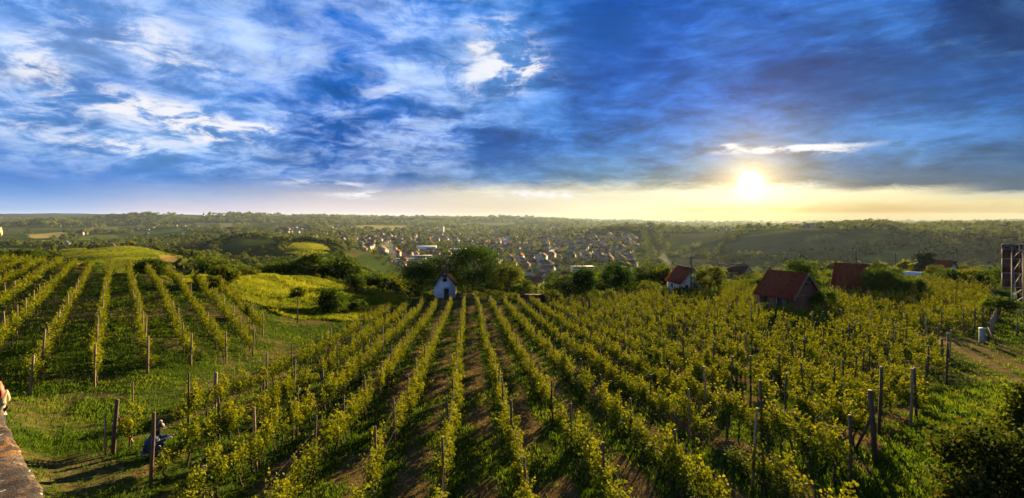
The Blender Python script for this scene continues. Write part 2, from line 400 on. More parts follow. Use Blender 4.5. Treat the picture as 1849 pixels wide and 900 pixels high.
def brick_mat():
    m, t, out = mat('raw_red_brick')
    g = t.new('ShaderNodeTexCoord').outputs['Object']
    sp = t.new('ShaderNodeSeparateXYZ'); t.l.new(g, sp.inputs[0])
    br = t.new('ShaderNodeTexBrick')
    t.l.new(t.comb(t.m('ADD', sp.outputs[0], sp.outputs[1]), sp.outputs[2], 0.0), br.inputs['Vector'])
    br.inputs['Color1'].default_value = (0.14, 0.040, 0.022, 1); br.inputs['Color2'].default_value = (0.19, 0.060, 0.034, 1)
    br.inputs['Mortar'].default_value = (0.22, 0.17, 0.13, 1); br.inputs['Scale'].default_value = 3.0
    br.inputs['Mortar Size'].default_value = 0.02
    principled(t, out, br.outputs[0], 0.85, 0.2, br.outputs[1], 0.3, 0.02)
    return m
M['brick'] = brick_mat()
def lichen_mat():
    m, t, out = mat('lichen_stone')
    g = t.new('ShaderNodeTexCoord').outputs['Object']
    n1 = t.noise(g, 3.2, 8, 0.62, 0.4); n2 = t.noise(g, 14, 8, 0.7); n3 = t.noise(t.vm('ADD', g, (5, 3, 9)), 1.9, 5, 0.62, 0.8)
    n4 = t.noise(g, 60, 4, 0.7)
    c = t.ramp(n2, [(0.32, (0.028, 0.020, 0.017)), (0.48, (0.12, 0.078, 0.055)), (0.60, (0.22, 0.155, 0.11)), (0.72, (0.38, 0.31, 0.25))])
    c = t.mix(t.smooth(n1, 0.44, 0.54), c, t.ramp(n4, [(0.3, (0.022, 0.018, 0.018)), (0.7, (0.10, 0.075, 0.06))]))
    c = t.mix(t.m('MULTIPLY', t.smooth(n3, 0.57, 0.62), t.smooth(n2, 0.36, 0.52)), c, t.ramp(n4, [(0.3, (0.24, 0.085, 0.010)), (0.7, (0.40, 0.18, 0.025))]))
    n5 = t.noise(t.vm('ADD', g, (15, 33, 9)), 9.0, 6, 0.6, 0.3)
    c = t.mix(t.smooth(n5, 0.62, 0.67), c, (0.46, 0.46, 0.42, 1))
    c = t.vm('SCALE', c, scale=0.62)
    h = t.m('ADD', t.m('MULTIPLY', n2, 0.7), t.m('MULTIPLY', n4, 0.3))
    principled(t, out, c, 0.92, 0.15, h, 1.0, 0.03)
    return m
M['lichen'] = lichen_mat()

# ------------------------------------------------------------------ terrain
PROF = {
 -500: [(3,-7),(16,-7.2),(30,-7.8),(80,-8),(95,-9),(140,-20),(250,-30),(600,-40),(1500,-40),(3300,-10),(3800,-20),(4200,10),(4700,53),(5600,20),(6500,-20),(15000,-60)],
 0:    [(3,-7),(16,-7),(24,-7.8),(80,-7.6),(92,-8.6),(140,-18),(220,-26),(400,-33),(700,-40),(1500,-42),(2500,-30),(3300,-8),(3800,-20),(4200,10),(4700,54),(5600,20),(6500,-20),(15000,-60)],
 100:  [(3,-7.2),(16,-7.6),(24,-8.1),(80,-7.9),(95,-9.5),(140,-19),(200,-21.3),(270,-21.8),(330,-22.6),(400,-25.5),(500,-36),(700,-42),(1500,-44),(2200,-38),(3000,-14),(3400,-9),(3800,-22),(4200,5),(4700,46),(5600,20),(6500,-20),(15000,-60)],
 230:  [(3,-7.3),(16,-7.9),(24,-8.3),(75,-8.1),(85,-9.5),(130,-19),(200,-20.5),(270,-18.5),(330,-18.2),(400,-24),(600,-42),(1000,-46),(1500,-45),(2200,-35),(3000,-9),(3400,-6),(3800,-20),(4200,5),(4700,46),(5600,20),(6500,-20),(15000,-60)],
 340:  [(3,-7.4),(16,-8.2),(24,-8.8),(40,-9),(65,-8.5),(75,-9),(85,-10),(130,-21),(200,-22),(280,-23),(330,-25),(450,-37),(700,-42),(1000,-42),(1500,-40),(2200,-33),(3000,-8),(3500,-5),(3900,-18),(4200,3),(4700,38),(5600,15),(6500,-20),(15000,-60)],
 440:  [(3,-7.5),(16,-8.5),(25,-9.3),(40,-10),(60,-10),(80,-9.4),(86,-9.6),(95,-11.5),(130,-20),(200,-29),(300,-33),(420,-33),(600,-24),(700,-25),(900,-40),(1300,-40),(2200,-28),(3200,-4),(3700,3),(4100,-6),(4700,27),(5600,5),(6500,-20),(15000,-60)],
 550:  [(3,-7.6),(16,-8.6),(28,-10),(45,-11.2),(65,-11.8),(85,-11.6),(95,-11.2),(102,-12),(130,-19),(200,-29),(300,-36),(400,-32),(470,-26),(540,-24.5),(650,-33),(900,-40),(1400,-40),(2200,-30),(3500,0),(4500,22),(5500,15),(7000,-20),(9000,-10),(11000,-30),(15000,-60)],
 640:  [(3,-7.6),(16,-8.6),(28,-10),(45,-11.6),(65,-12.9),(85,-13.3),(100,-13.6),(108,-15),(140,-22),(220,-34),(320,-41),(450,-38),(540,-33),(620,-36),(800,-46),(1100,-46),(1600,-40),(2200,-32),(3500,-20),(5000,15),(6000,18),(7500,-20),(15000,-80)],
 730:  [(3,-7.6),(16,-8.6),(28,-10),(50,-12),(75,-14.2),(95,-15.2),(104,-16),(140,-24),(220,-38),(320,-48),(450,-53),(600,-55),(800,-54),(1100,-50),(1600,-44),(2400,-36),(3500,-25),(5000,8),(6000,12),(7500,-30),(15000,-90)],
 840:  [(3,-7.6),(16,-8.6),(30,-10),(50,-12),(75,-14),(100,-15.7),(112,-16.6),(150,-25),(220,-38),(320,-50),(450,-57),(600,-60),(900,-60),(1400,-56),(2200,-46),(3500,-30),(5000,5),(6000,5),(7500,-35),(15000,-95)],
 1000: [(3,-7.6),(16,-8.4),(30,-9.9),(50,-11.8),(75,-13.6),(92,-15),(105,-16.5),(150,-24),(220,-33),(300,-40),(450,-52),(600,-57),(900,-58),(1300,-50),(1700,-42),(2500,-45),(3500,-30),(5500,-8),(6500,-8),(8500,-50),(15000,-95)],
 1120: [(3,-7.6),(16,-8.2),(30,-9.8),(50,-11.4),(75,-13.2),(92,-14.5),(110,-16),(150,-22),(220,-32),(320,-42),(450,-50),(650,-54),(900,-50),(1200,-38),(1400,-32),(1550,-34),(2200,-60),(3500,-50),(5500,-28),(7000,-28),(9000,-60),(15000,-95)],
 1220: [(3,-7.5),(16,-8),(30,-9.6),(50,-11),(75,-12.6),(92,-13.6),(105,-14.2),(118,-15.5),(150,-21),(220,-32),(320,-46),(480,-62),(700,-66),(900,-57),(1200,-35),(1400,-36),(2000,-60),(3000,-60),(5000,-50),(7000,-42),(9000,-60),(15000,-95)],
 1340: [(3,-7.4),(16,-7.8),(30,-9.4),(50,-10.8),(65,-11.6),(85,-12.8),(105,-13.6),(118,-13.9),(130,-15.5),(180,-26),(300,-44),(450,-60),(620,-61),(760,-43),(930,-22),(1100,-26),(1900,-60),(3000,-58),(5000,-45),(8000,-46),(15000,-95)],
 1460: [(3,-7.2),(16,-7.6),(30,-9.4),(50,-10.8),(65,-11.6),(85,-12.7),(105,-13.4),(125,-14),(138,-15.5),(180,-24),(280,-44),(450,-58),(600,-58),(680,-44),(810,-16),(900,-17),(1150,-24),(1700,-50),(3000,-55),(5000,-42),(8000,-46),(15000,-95)],
 1580: [(3,-7.1),(16,-7.5),(30,-9.8),(45,-10.8),(65,-11.6),(85,-12.4),(105,-13),(125,-13.6),(138,-15),(180,-24),(280,-44),(450,-58),(600,-58),(680,-43),(810,-14.5),(900,-14),(1150,-22),(1700,-40),(3000,-50),(5000,-38),(8000,-46),(15000,-95)],
 1700: [(3,-7),(12,-7.1),(16,-7.6),(24,-8.8),(33,-10),(45,-10.6),(65,-11.6),(85,-12.2),(105,-12.8),(120,-13.4),(132,-15),(180,-25),(280,-42),(420,-54),(560,-53),(640,-38),(760,-22),(850,-25),(1000,-20),(1200,-22),(1700,-40),(3000,-40),(5000,-30),(8000,-46),(15000,-95)],
 1849: [(3,-6.8),(12,-7),(20,-8.3),(33,-9.8),(45,-10.6),(62,-11.6),(80,-12.4),(100,-13),(115,-14),(180,-25),(280,-42),(420,-53),(540,-51),(620,-33),(740,-19),(950,-18),(1200,-22),(1700,-35),(3000,-30),(4000,-24),(8000,-46),(15000,-95)],
 2350: [(3,-6.8),(12,-7),(20,-8.3),(33,-9.8),(45,-10.6),(62,-11.6),(80,-12.4),(100,-13),(115,-14),(180,-25),(280,-42),(420,-53),(540,-51),(620,-33),(740,-19),(950,-18),(1200,-22),(1700,-35),(3000,-30),(4000,-24),(8000,-46),(15000,-95)],
}
LR0, LR1, NLR = math.log(2.5), math.log(16000.0), 900
TH0, TH1, NTH = R(-62), R(60), 700
LRG = np.linspace(LR0, LR1, NLR)
THG = np.linspace(TH0, TH1, NTH)
def pchip(x, y, xi):
    x, y = np.asarray(x, float), np.asarray(y, float)
    h = np.diff(x); d = np.diff(y) / h
    m = np.zeros_like(y); m[0], m[-1] = d[0], d[-1]
    for i in range(1, len(x) - 1):
        if d[i - 1] * d[i] > 0:
            w1, w2 = 2 * h[i] + h[i - 1], h[i] + 2 * h[i - 1]
            m[i] = (w1 + w2) / (w1 / d[i - 1] + w2 / d[i])
    k = np.clip(np.searchsorted(x, xi) - 1, 0, len(x) - 2)
    t = (xi - x[k]) / h[k]; t = np.clip(t, 0, 1)
    return (2*t**3-3*t**2+1)*y[k] + (t**3-2*t**2+t)*h[k]*m[k] + (-2*t**3+3*t**2)*y[k+1] + (t**3-t**2)*h[k]*m[k+1]
cols_px = sorted(PROF)
cth = np.array([ang(p) for p in cols_px])
tab = np.stack([pchip([math.log(d / math.cos(a)) for d, z in PROF[p]], [z for d, z in PROF[p]], LRG) for p, a in zip(cols_px, cth)])
ZT = np.stack([pchip(cth, tab[:, j], THG) for j in range(NLR)], axis=1)     # (NTH, NLR)
# value noise used for the relief and for where things grow
_perm = rng.random((256, 256)).astype(np.float32)
def vnoise(x, y):
    x0 = np.floor(x).astype(int); y0 = np.floor(y).astype(int)
    fx, fy = x - x0, y - y0
    fx = fx * fx * (3 - 2 * fx); fy = fy * fy * (3 - 2 * fy)
    g = lambda i, j: _perm[i & 255, j & 255]
    return (g(x0, y0) * (1 - fx) + g(x0 + 1, y0) * fx) * (1 - fy) + (g(x0, y0 + 1) * (1 - fx) + g(x0 + 1, y0 + 1) * fx) * fy
def fbm(x, y, o=4, r=0.5):
    s = 0; a = 1; t = 0
    for k in range(o):
        s = s + a * vnoise(x * 2 ** k + 17.3 * k, y * 2 ** k + 5.1 * k); t += a; a *= r
    return s / t
def zbase(x, y):
    x = np.asarray(x, float); y = np.asarray(y, float)
    th = np.clip(np.arctan2(x, np.maximum(y, 0.01)), TH0, TH1 - 1e-6)
    lr = np.clip(0.5 * np.log(x * x + y * y + 1e-6), LR0, LR1 - 1e-6)
    a = (th - TH0) / (TH1 - TH0) * (NTH - 1); b = (lr - LR0) / (LR1 - LR0) * (NLR - 1)
    i = np.clip(a.astype(int), 0, NTH - 2); j = np.clip(b.astype(int), 0, NLR - 2)
    u, v = a - i, b - j
    return (ZT[i, j] * (1 - u) + ZT[i + 1, j] * u) * (1 - v) + (ZT[i, j + 1] * (1 - u) + ZT[i + 1, j + 1] * u) * v
def sstep(v, a, b):
    t = np.clip((np.asarray(v, float) - a) / (b - a), 0, 1); return t * t * (3 - 2 * t)
def zt(x, y):
    x = np.asarray(x, float); y = np.asarray(y, float)
    r = np.hypot(x, y)
    z = zbase(x, y)
    z = z + 0.16 * (fbm(x / 3.1, y / 3.1, 3) - 0.5) * (1 - sstep(r, 90, 160))
    z = z + (fbm(x / 70, y / 70, 4) - 0.5) * 5.0 * sstep(r, 110, 300) * (1 - 0.4 * sstep(r, 900, 2000))
    z = z + (fbm(x / 420 + 9, y / 420, 4) - 0.5) * 26.0 * sstep(r, 700, 3500)
    if np.size(z):
        yy = np.maximum(y, 1.0); pxx = CX + F * x / yy; ld = np.log(yy)
        for p0, d0, hh, wp, wl in HILLS:
            z = z + hh * np.exp(-((pxx - p0) / wp) ** 2 - ((ld - math.log(d0)) / wl) ** 2) * (y > 300)
    return z
HILLS = [(85, 2250, 27, 60, .10), (255, 2700, 26, 110, .10), (410, 2900, 22, 90, .10), (560, 3100, 24, 110, .10), (730, 3500, 26, 130, .09), (905, 3900, 26, 150, .09), (1130, 1330, 11, 70, .08), (1680, 1900, 24, 160, .10), (1480, 2300, 22, 120, .10), (310, 1750, 14, 70, .09), (1000, 3000, 18, 110, .09)]
def P(px, d):
    """point on the ground in the photo's column px at depth d"""
    x = (px - CX) / F * d
    return Vector((x, d, float(zt(x, d))))
_DS = np.exp(np.linspace(math.log(6), math.log(12000), 2600))
def at(px, py, dmin=6):
    """where the line of sight through a photo pixel first meets the ground"""
    ds = _DS[_DS >= dmin]
    z = zt((px - CX) / F * ds, ds)
    ray = (HY - py) / F * ds
    hit = np.nonzero(z >= ray)[0]
    d = ds[hit[0]] if len(hit) else ds[-1]
    return P(px, float(d))
def inpoly(x, y, poly):
    x = np.asarray(x); y = np.asarray(y)
    c = np.zeros(x.shape, bool)
    n = len(poly)
    for i in range(n):
        x1, y1 = poly[i][0], poly[i][1]; x2, y2 = poly[(i + 1) % n][0], poly[(i + 1) % n][1]
        cond = ((y1 > y) != (y2 > y))
        with np.errstate(divide='ignore', invalid='ignore'):
            c ^= cond & (x < (x2 - x1) * (y - y1) / (y2 - y1 + 1e-12) + x1)
    return c
def gpoly(pts):       # pixel outline -> outline on the ground
    return [tuple(at(a, b))[:2] for a, b in pts]
def dpoly(pts):       # (column, depth) outline -> outline on the ground
    return [((a - CX) / F * b, b) for a, b in pts]

# rows of the two vineyards
AL1 = R(-4.9); D1 = np.array([math.sin(AL1), math.cos(AL1)]); N1 = np.array([math.cos(AL1), -math.sin(AL1)])
AL2 = R(-37.6); D2 = np.array([math.sin(AL2), math.cos(AL2)]); N2 = np.array([math.cos(AL2), -math.sin(AL2)])
SP = 2.2
VY1 = gpoly([(195, 815), (300, 760), (392, 716), (455, 690), (520, 652), (565, 640), (610, 610), (650, 588), (722, 556), (770, 553), (840, 553), (1000, 553)]) + \
      dpoly([(1120, 88), (1200, 92), (1215, 86), (1285, 84), (1330, 100), (1372, 86), (1378, 70), (1480, 72), (1500, 96), (1590, 100), (1700, 96), (1790, 82), (1790, 62), (1752, 48), (1640, 46.5), (1640, 44), (1702, 43), (1704, 33)]) + \
      gpoly([(1640, 758), (1575, 840), (1545, 899)]) + dpoly([(1545, 10), (900, 10), (340, 13)])
VY2 = dpoly([(-500, 20), (-60, 20.5), (45, 22.5), (175, 25.4), (262, 27.5), (350, 31), (412, 34), (462, 39), (478, 48), (440, 62), (380, 66), (318, 70), (298, 77), (140, 82), (0, 92), (-300, 95)])
MEADOW = dpoly([(300, 82), (322, 70), (385, 67), (445, 63), (500, 58), (560, 58), (640, 66), (722, 84), (728, 99), (640, 101), (550, 100), (440, 92), (350, 84)])
LITHILL = dpoly([(100, 330), (118, 440), (200, 410), (240, 345), (300, 345), (348, 300), (340, 210), (230, 175), (120, 190)])
TANPATCH = gpoly([(285, 464), (300, 461), (348, 473), (330, 483), (300, 480)])
FIELDS = [
    (LITHILL, (0.165, 0.180, 0.016)), (TANPATCH, (0.33, 0.22, 0.07)),
    (gpoly([(48, 424), (118, 419), (122, 427), (60, 431)]), (0.42, 0.33, 0.10)),
    (dpoly([(400, 420), (398, 640), (470, 640), (545, 560), (612, 560), (600, 430), (520, 380)]), (0.040, 0.062, 0.011)),
    (dpoly([(512, 430), (532, 520), (588, 515), (600, 465), (560, 412)]), (0.15, 0.17, 0.02)),
    (gpoly([(640, 408), (735, 407), (735, 415), (655, 417)]), (0.36, 0.29, 0.10)),
    (gpoly([(600, 444), (695, 440), (700, 452), (610, 455)]), (0.15, 0.165, 0.04)),
    (gpoly([(1448, 433), (1510, 421), (1512, 426), (1460, 437)]), (0.17, 0.19, 0.025)),
    (gpoly([(1688, 434), (1725, 429), (1728, 434), (1700, 437)]), (0.19, 0.20, 0.02)),
    (gpoly([(1700, 447), (1740, 438), (1765, 437), (1750, 446)]), (0.20, 0.21, 0.02)),
    (gpoly([(1285, 466), (1318, 461), (1320, 465), (1290, 469)]), (0.19, 0.20, 0.02)),
    (gpoly([(1540, 470), (1600, 452), (1660, 450), (1640, 475)]), (0.10, 0.13, 0.02)),
    (gpoly([(10, 437), (110, 431), (114, 436), (20, 443)]), (0.11, 0.14, 0.02)), (gpoly([(235, 419), (330, 414), (336, 419), (245, 425)]), (0.12, 0.15, 0.025)), (gpoly([(420, 421), (485, 416), (490, 422), (425, 427)]), (0.13, 0.15, 0.03)), (gpoly([(130, 427), (210, 424), (212, 430), (140, 434)]), (0.13, 0.15, 0.025)), (gpoly([(820, 404), (930, 402), (930, 406), (830, 408)]), (0.22, 0.19, 0.08)), (gpoly([(1530, 436), (1600, 430), (1610, 438), (1545, 444)]), (0.12, 0.15, 0.02)),
    (gpoly([(350, 402), (420, 404), (420, 410), (360, 409)]), (0.24, 0.20, 0.07)),
    (gpoly([(170, 412), (215, 409), (215, 414), (180, 417)]), (0.14, 0.16, 0.03)),
]
TRACK = [at(a, b) for a, b in [(1600, 603), (1660, 603), (1700, 612), (1738, 624), (1775, 642), (1830, 668), (1900, 700)]]
def seg_dist(x, y, pts):
    best = np.full(np.shape(x), 1e9)
    for p, q in zip(pts[:-1], pts[1:]):
        ax, ay, bx, by = p[0], p[1], q[0], q[1]
        t = np.clip(((x - ax) * (bx - ax) + (y - ay) * (by - ay)) / ((bx - ax) ** 2 + (by - ay) ** 2 + 1e-9), 0, 1)
        best = np.minimum(best, np.hypot(x - ax - t * (bx - ax), y - ay - t * (by - ay)))
    return best
def wood(px, d):
    """how densely trees stand at photo column px, depth d (0..1)"""
    px = np.asarray(px, float); d = np.asarray(d, float)
    x = (px - CX) / F * d
    w_ = np.zeros_like(px)
    def reg_(p0, p1, d0, d1, v, soft=25):
        s = sstep(px, p0 - soft, p0 + soft) * (1 - sstep(px, p1 - soft, p1 + soft)) * sstep(d, d0 * 0.96, d0 * 1.04) * (1 - sstep(d, d1 * 0.93, d1 * 1.07))
        return s * v
    nz = fbm(x / 60, d / 60, 3); nz2 = fbm(x / 260, d / 260, 4)
    W = lambda v: np.maximum(w_, v)
    w_ = W(reg_(330, 720, 112, 420, .95)); w_ = W(reg_(700, 1200, 118, 330, .32)); w_ = w_ * (1 - .85 * reg_(935, 1042, 112, 330, 1.0)); w_ = W(reg_(700, 1180, 330, 520, .25))
    w_ = W(reg_(-200, 100, 104, 170, .75)); w_ = W(reg_(345, 420, 104, 170, .75)); w_ = W(reg_(90, 345, 104, 150, .10)); w_ = W(reg_(-200, 105, 150, 500, .7) * sstep(nz, .35, .5))
    w_ = W(reg_(280, 410, 350, 720, 1.0)); w_ = W(reg_(120, 330, 430, 700, .7) * sstep(nz, .4, .55))
    w_ = W(reg_(390, 660, 590, 1000, .75) * sstep(nz, .36, .5))
    w_ = W(reg_(1150, 2000, 150, 330, .22)); w_ = W(reg_(1180, 2000, 300, 1500, .95) * sstep(nz2, .41, .53))
    w_ = W(reg_(1180, 2000, 300, 900, .75) * sstep(nz, .46, .57))
    w_ = W(reg_(1070, 1330, 1180, 1600, 1.0)); w_ = W(reg_(1330, 2000, 900, 1150, .55))
    w_ = W(reg_(-200, 480, 1900, 3900, 1.0) * sstep(nz2, .34, .46)); w_ = W(reg_(-200, 500, 700, 1900, .8) * sstep(nz2, .48, .56))
    w_ = W(reg_(430, 1020, 3800, 6800, 1.0) * sstep(nz2, .30, .44)); w_ = W(reg_(560, 1200, 520, 2200, .42))
    w_ = W(reg_(480, 1100, 2000, 3900, .8) * sstep(nz2, .47, .56)); w_ = W(reg_(1000, 2000, 1900, 7500, .8) * sstep(nz2, .47, .56))
    return w_
def fieldclear(x, y):
    c = np.zeros(np.shape(x), bool)
    for pl, _ in FIELDS: c |= inpoly(x, y, pl)
    return c

# ground sheet: rings of a fan, fine near the camera, out to the horizon
na = 620; ra = np.concatenate([np.linspace(R(-179.9), R(-66), 60, endpoint=False), np.linspace(R(-66), R(66), na, endpoint=False), np.linspace(R(66), R(179.9), 60)])
rr = np.concatenate([[0.6, 1.4], np.exp(np.linspace(math.log(2.6), math.log(6400), 540))])
TT, RR = np.meshgrid(ra, rr, indexing='ij')
GX, GY = RR * np.sin(TT), RR * np.cos(TT)
GZ = zt(GX, GY)
ni, nj = GX.shape
idx = np.arange(ni * nj).reshape(ni, nj)
gf = np.stack([idx[:-1, :-1].ravel(), idx[:-1, 1:].ravel(), idx[1:, 1:].ravel(), idx[1:, :-1].ravel()], axis=1)[:, ::-1]
x, y, z = GX.ravel(), GY.ravel(), GZ.ravel()
r = np.hypot(x, y); gpx = CX + F * x / np.maximum(y, 1.0)
colr = np.zeros((len(x), 3)); colr[:] = (0.040, 0.058, 0.009)
nz = fbm(x / 5, y / 5, 4); colr *= (0.75 + 0.5 * nz)[:, None]
# dry mown strips between the rows, bare soil under the vines
s1 = (x * N1[0] + y * N1[1] + 0.66) / SP; ph = np.abs(s1 - np.round(s1)) * 2     # 0 at the row, 1 between rows
in1 = inpoly(x, y, VY1) & (y > 4)
drive = sstep(fbm(x / 1.6, y / 3.0, 3), .32, .54) * sstep(ph, .22, .6) * in1
colr += drive[:, None] * (np.array((0.170, 0.105, 0.045)) - colr) * 0.75
s2 = (x * N2[0] + y * N2[1] + 3.1) / SP; ph2 = np.abs(s2 - np.round(s2)) * 2
in2 = inpoly(x, y, VY2)
bare = sstep(fbm(x / 2.2 + 40, y / 2.2, 3), .44, .6) * (1 - sstep(ph2, .1, .45)) * in2
colr += bare[:, None] * (np.array((0.12, 0.080, 0.045)) - colr) * 0.8
dry = sstep(fbm(x / 4 + 4, y / 4 + 9, 4), .54, .68) * (r < 120) * (~in1)
colr += dry[:, None] * (np.array((0.15, 0.11, 0.045)) - colr) * 0.6
inm = inpoly(x + 5 * (fbm(x / 4, y / 4, 3) - .5), y + 7 * (fbm(x / 4 + 50, y / 4, 3) - .5), MEADOW)
colr[inm] = np.array((0.080, 0.098, 0.011)) * (0.7 + 0.6 * nz[inm])[:, None]
td = seg_dist(x, y, [(p.x, p.y) for p in TRACK]); tw_ = np.abs(td - 0.75)
tr = np.clip(sstep(tw_, .55, .2) + 0.35 * sstep(td, 1.6, .4), 0, 1) * (0.55 + 0.45 * sstep(nz, .35, .6))
colr += tr[:, None] * 0.72 * (np.array((0.24, 0.165, 0.08)) - colr)
# country beyond: patchwork of fields, dark ground under the woods
far = sstep(r, 105, 150)
cell = 95.0 + 120 * sstep(r, 1500, 3500)
wx_, wy_ = x + 60 * fbm(x / 200, y / 200, 2), y + 60 * fbm(x / 200 + 7, y / 200, 2)
ck = (np.floor(wx_ / 130) * 7 + np.floor(wy_ / 210) * 13).astype(int) & 255
hv = _perm[ck, (ck * 5) & 255]
pal = np.array([(0.050, 0.082, 0.016), (0.085, 0.115, 0.022), (0.060, 0.095, 0.015), (0.12, 0.13, 0.035), (0.13, 0.12, 0.045), (0.045, 0.070, 0.016), (0.10, 0.125, 0.02), (0.07, 0.10, 0.025)]) * .8
fc = pal[(hv * 8).astype(int) % 8] * (0.8 + 0.4 * fbm(x / 35, y / 35, 3))[:, None]
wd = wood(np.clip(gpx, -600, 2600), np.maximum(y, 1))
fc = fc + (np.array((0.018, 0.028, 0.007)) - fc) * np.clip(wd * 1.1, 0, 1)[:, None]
colr = colr * (1 - far)[:, None] + fc * far[:, None]
for pl, c in FIELDS:
    k = inpoly(x, y, pl)
    colr[k] = np.array(c) * (0.75 + 0.5 * fbm(x[k] / 25, y[k] / 25, 4))[:, None]
mtn = sstep(r, 4300, 4700) * (1 - sstep(gpx, 430, 560)); colr = colr * (1 - mtn)[:, None] + np.array((0.018, 0.040, 0.052)) * mtn[:, None]  # far ridge painted bluish to imitate the distance haze over it
def ground_mat():
    m, t, out = mat('ground_cover')
    c = t.attr('cover', 'Color')
    g = t.new('ShaderNodeNewGeometry').outputs['Position']
    n = t.noise(g, 1.7, 8, 0.68); n2 = t.noise(g, 9.0, 4, 0.65); n3 = t.noise(g, 0.05, 6, 0.6)
    k = t.m('MULTIPLY', t.smooth(n, 0.25, 0.75, 0.55, 1.45, 'LINEAR'), t.smooth(n2, 0.25, 0.75, 0.7, 1.3, 'LINEAR'))
    k = t.m('MULTIPLY', k, t.smooth(n3, 0.3, 0.7, 0.82, 1.18, 'LINEAR'))
    c = t.vm('SCALE', c, scale=t.m('MULTIPLY', k, 0.62))
    p = principled(t, out, c, 1.0, 0.0, t.m('ADD', t.m('MULTIPLY', n, 0.8), t.m('MULTIPLY', n2, 0.3)), 0.9, 0.12)
    return m
M['ground'] = ground_mat()
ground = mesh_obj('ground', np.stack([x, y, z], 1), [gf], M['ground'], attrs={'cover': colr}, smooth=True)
tag(ground, kind='structure')

# the air between: one closed box of even haze round the whole landscape
HB = (-6500.0, 6500.0, -6500.0, 6500.0, float(z.min()) - 3.0, float(z.max()) + 6.0)
hm, ht, hout = mat('haze_air')
pv = ht.new('ShaderNodeVolumePrincipled')
pv.inputs['Color'].default_value = (0.62, 0.78, 1.0, 1)
pv.inputs['Density'].default_value = 2.1e-5
pv.inputs['Anisotropy'].default_value = 0.3
ht.l.new(pv.outputs[0], hout.inputs['Volume'])
b = MB(); b.box(((HB[0] + HB[1]) / 2, (HB[2] + HB[3]) / 2, (HB[4] + HB[5]) / 2), (HB[1] - HB[0], HB[3] - HB[2], HB[5] - HB[4]))
haze = b.build('haze', hm); tag(haze, kind='stuff')

# ------------------------------------------------------------------ leaves
def rot_batch(n, up_bias=0.3, rg=rng):
    """n random frames (a: along the leaf, b: across) with leaves tending to hang outward"""
    a = rg.normal(size=(n, 3)); a[:, 2] -= up_bias; a /= np.linalg.norm(a, axis=1)[:, None]
    h = rg.normal(size=(n, 3)); b = np.cross(a, h); b /= np.linalg.norm(b, axis=1)[:, None]
    return a, b, np.cross(a, b)
def leaves6(C, size, up_bias=0.5, fold=0.25, rg=rng):
    """lobed leaves of six points folded on the midrib"""
    n = len(C); a, b, c = rot_batch(n, up_bias, rg)
    s = np.asarray(size)[:, None] if np.ndim(size) else np.full((n, 1), size)
    base = C; tip = C + a * s
    def q(u, v, k): return C + (a * u + b * v + c * k) * s
    V = np.stack([base, q(.22, .52, fold * .5), q(.78, .36, fold * .4), tip - c * fold * .2 * s, q(.78, -.36, fold * .4), q(.22, -.52, fold * .5)], 1)
    i = np.arange(n)[:, None] * 6
    Fq = np.concatenate([i + np.array([0, 1, 2, 3]), i + np.array([0, 3, 4, 5])])
    return V.reshape(-1, 3), Fq
def leaves4(C, size, up_bias=0.4, wid=0.62, rg=rng):
    n = len(C); a, b, c = rot_batch(n, up_bias, rg)
    s = np.asarray(size)[:, None] if np.ndim(size) else np.full((n, 1), size)
    V = np.stack([C - a * s * .5, C + b * s * wid * .5 + a * s * .05, C + a * s * .5, C - b * s * wid * .5 + a * s * .05], 1)
    return V.reshape(-1, 3), np.arange(n)[:, None] * 4 + np.array([0, 1, 2, 3])

# ------------------------------------------------------------------ grapevines
def vine_cloud(rg, n, dense):
    """points of one vine: shoots rising from a cordon 0.75 m up, some arching over"""
    L = 0.60 if dense else 0.48
    ns = 8 if dense else 6
    pts = []; ti = []
    per = max(4, n // ns)
    for k in range(ns):
        x0 = (k + .5) / ns * 2 * L - L + rg.normal() * .05
        top = rg.uniform(1.2, 1.72) if dense else rg.uniform(1.0, 1.62)
        lean = rg.normal() * .16; leany = rg.normal() * .12
        u = rg.random(per) ** 0.8
        zz = .62 + (top - .62) * u + rg.normal(size=per) * .05
        sp = .080 * (1 - .4 * u) + .030
        px = x0 + lean * u + rg.normal(size=per) * sp * 1.25
        py = leany * u + rg.normal(size=per) * sp
        pts.append(np.stack([px, py, zz], 1)); ti.append(np.clip(.08 + .72 * u + rg.normal(size=per) * .18, 0, 1))  # tint climbs with height: shaded bodies and lit tips painted into the leaves
    for k in range(3):           # a few long whips above the wires
        m = 16; u = rg.random(m); x0 = rg.uniform(-L, L); lx = rg.normal() * .25
        pts.append(np.stack([x0 + lx * u + rg.normal(size=m) * .03, rg.normal() * .15 * u + rg.normal(size=m) * .03, 1.3 + u * rg.uniform(.45, .8)], 1)); ti.append(np.clip(.75 + rg.normal(size=m) * .15, 0, 1))
    return np.concatenate(pts), np.concatenate(ti)
def vine_trunk(rg):
    b = MB()
    h = rg.uniform(.62, .74); wob = rg.normal(size=(6, 2)) * .035
    pts = [(wob[i, 0] * (i > 0), wob[i, 1] * (i > 0), -0.1 + (h + .1) * i / 5) for i in range(6)]
    b.tube(pts, np.linspace(.042, .026, 6), 6)
    for sgn in (-1, 1):
        b.tube([pts[-1], (pts[-1][0] + sgn * .18, pts[-1][1] + .02, h + .06), (sgn * .46, rg.normal() * .04, h + rg.normal() * .05)], [.024, .018, .010], 5)
    for k in range(4):
        x0 = rg.uniform(-.42, .42); b.tube([(x0, 0, h), (x0 + rg.normal() * .06, rg.normal() * .05, h + .4), (x0 + rg.normal() * .12, rg.normal() * .1, h + .85)], [.009, .007, .004], 4)
    return b
VPROTO = []
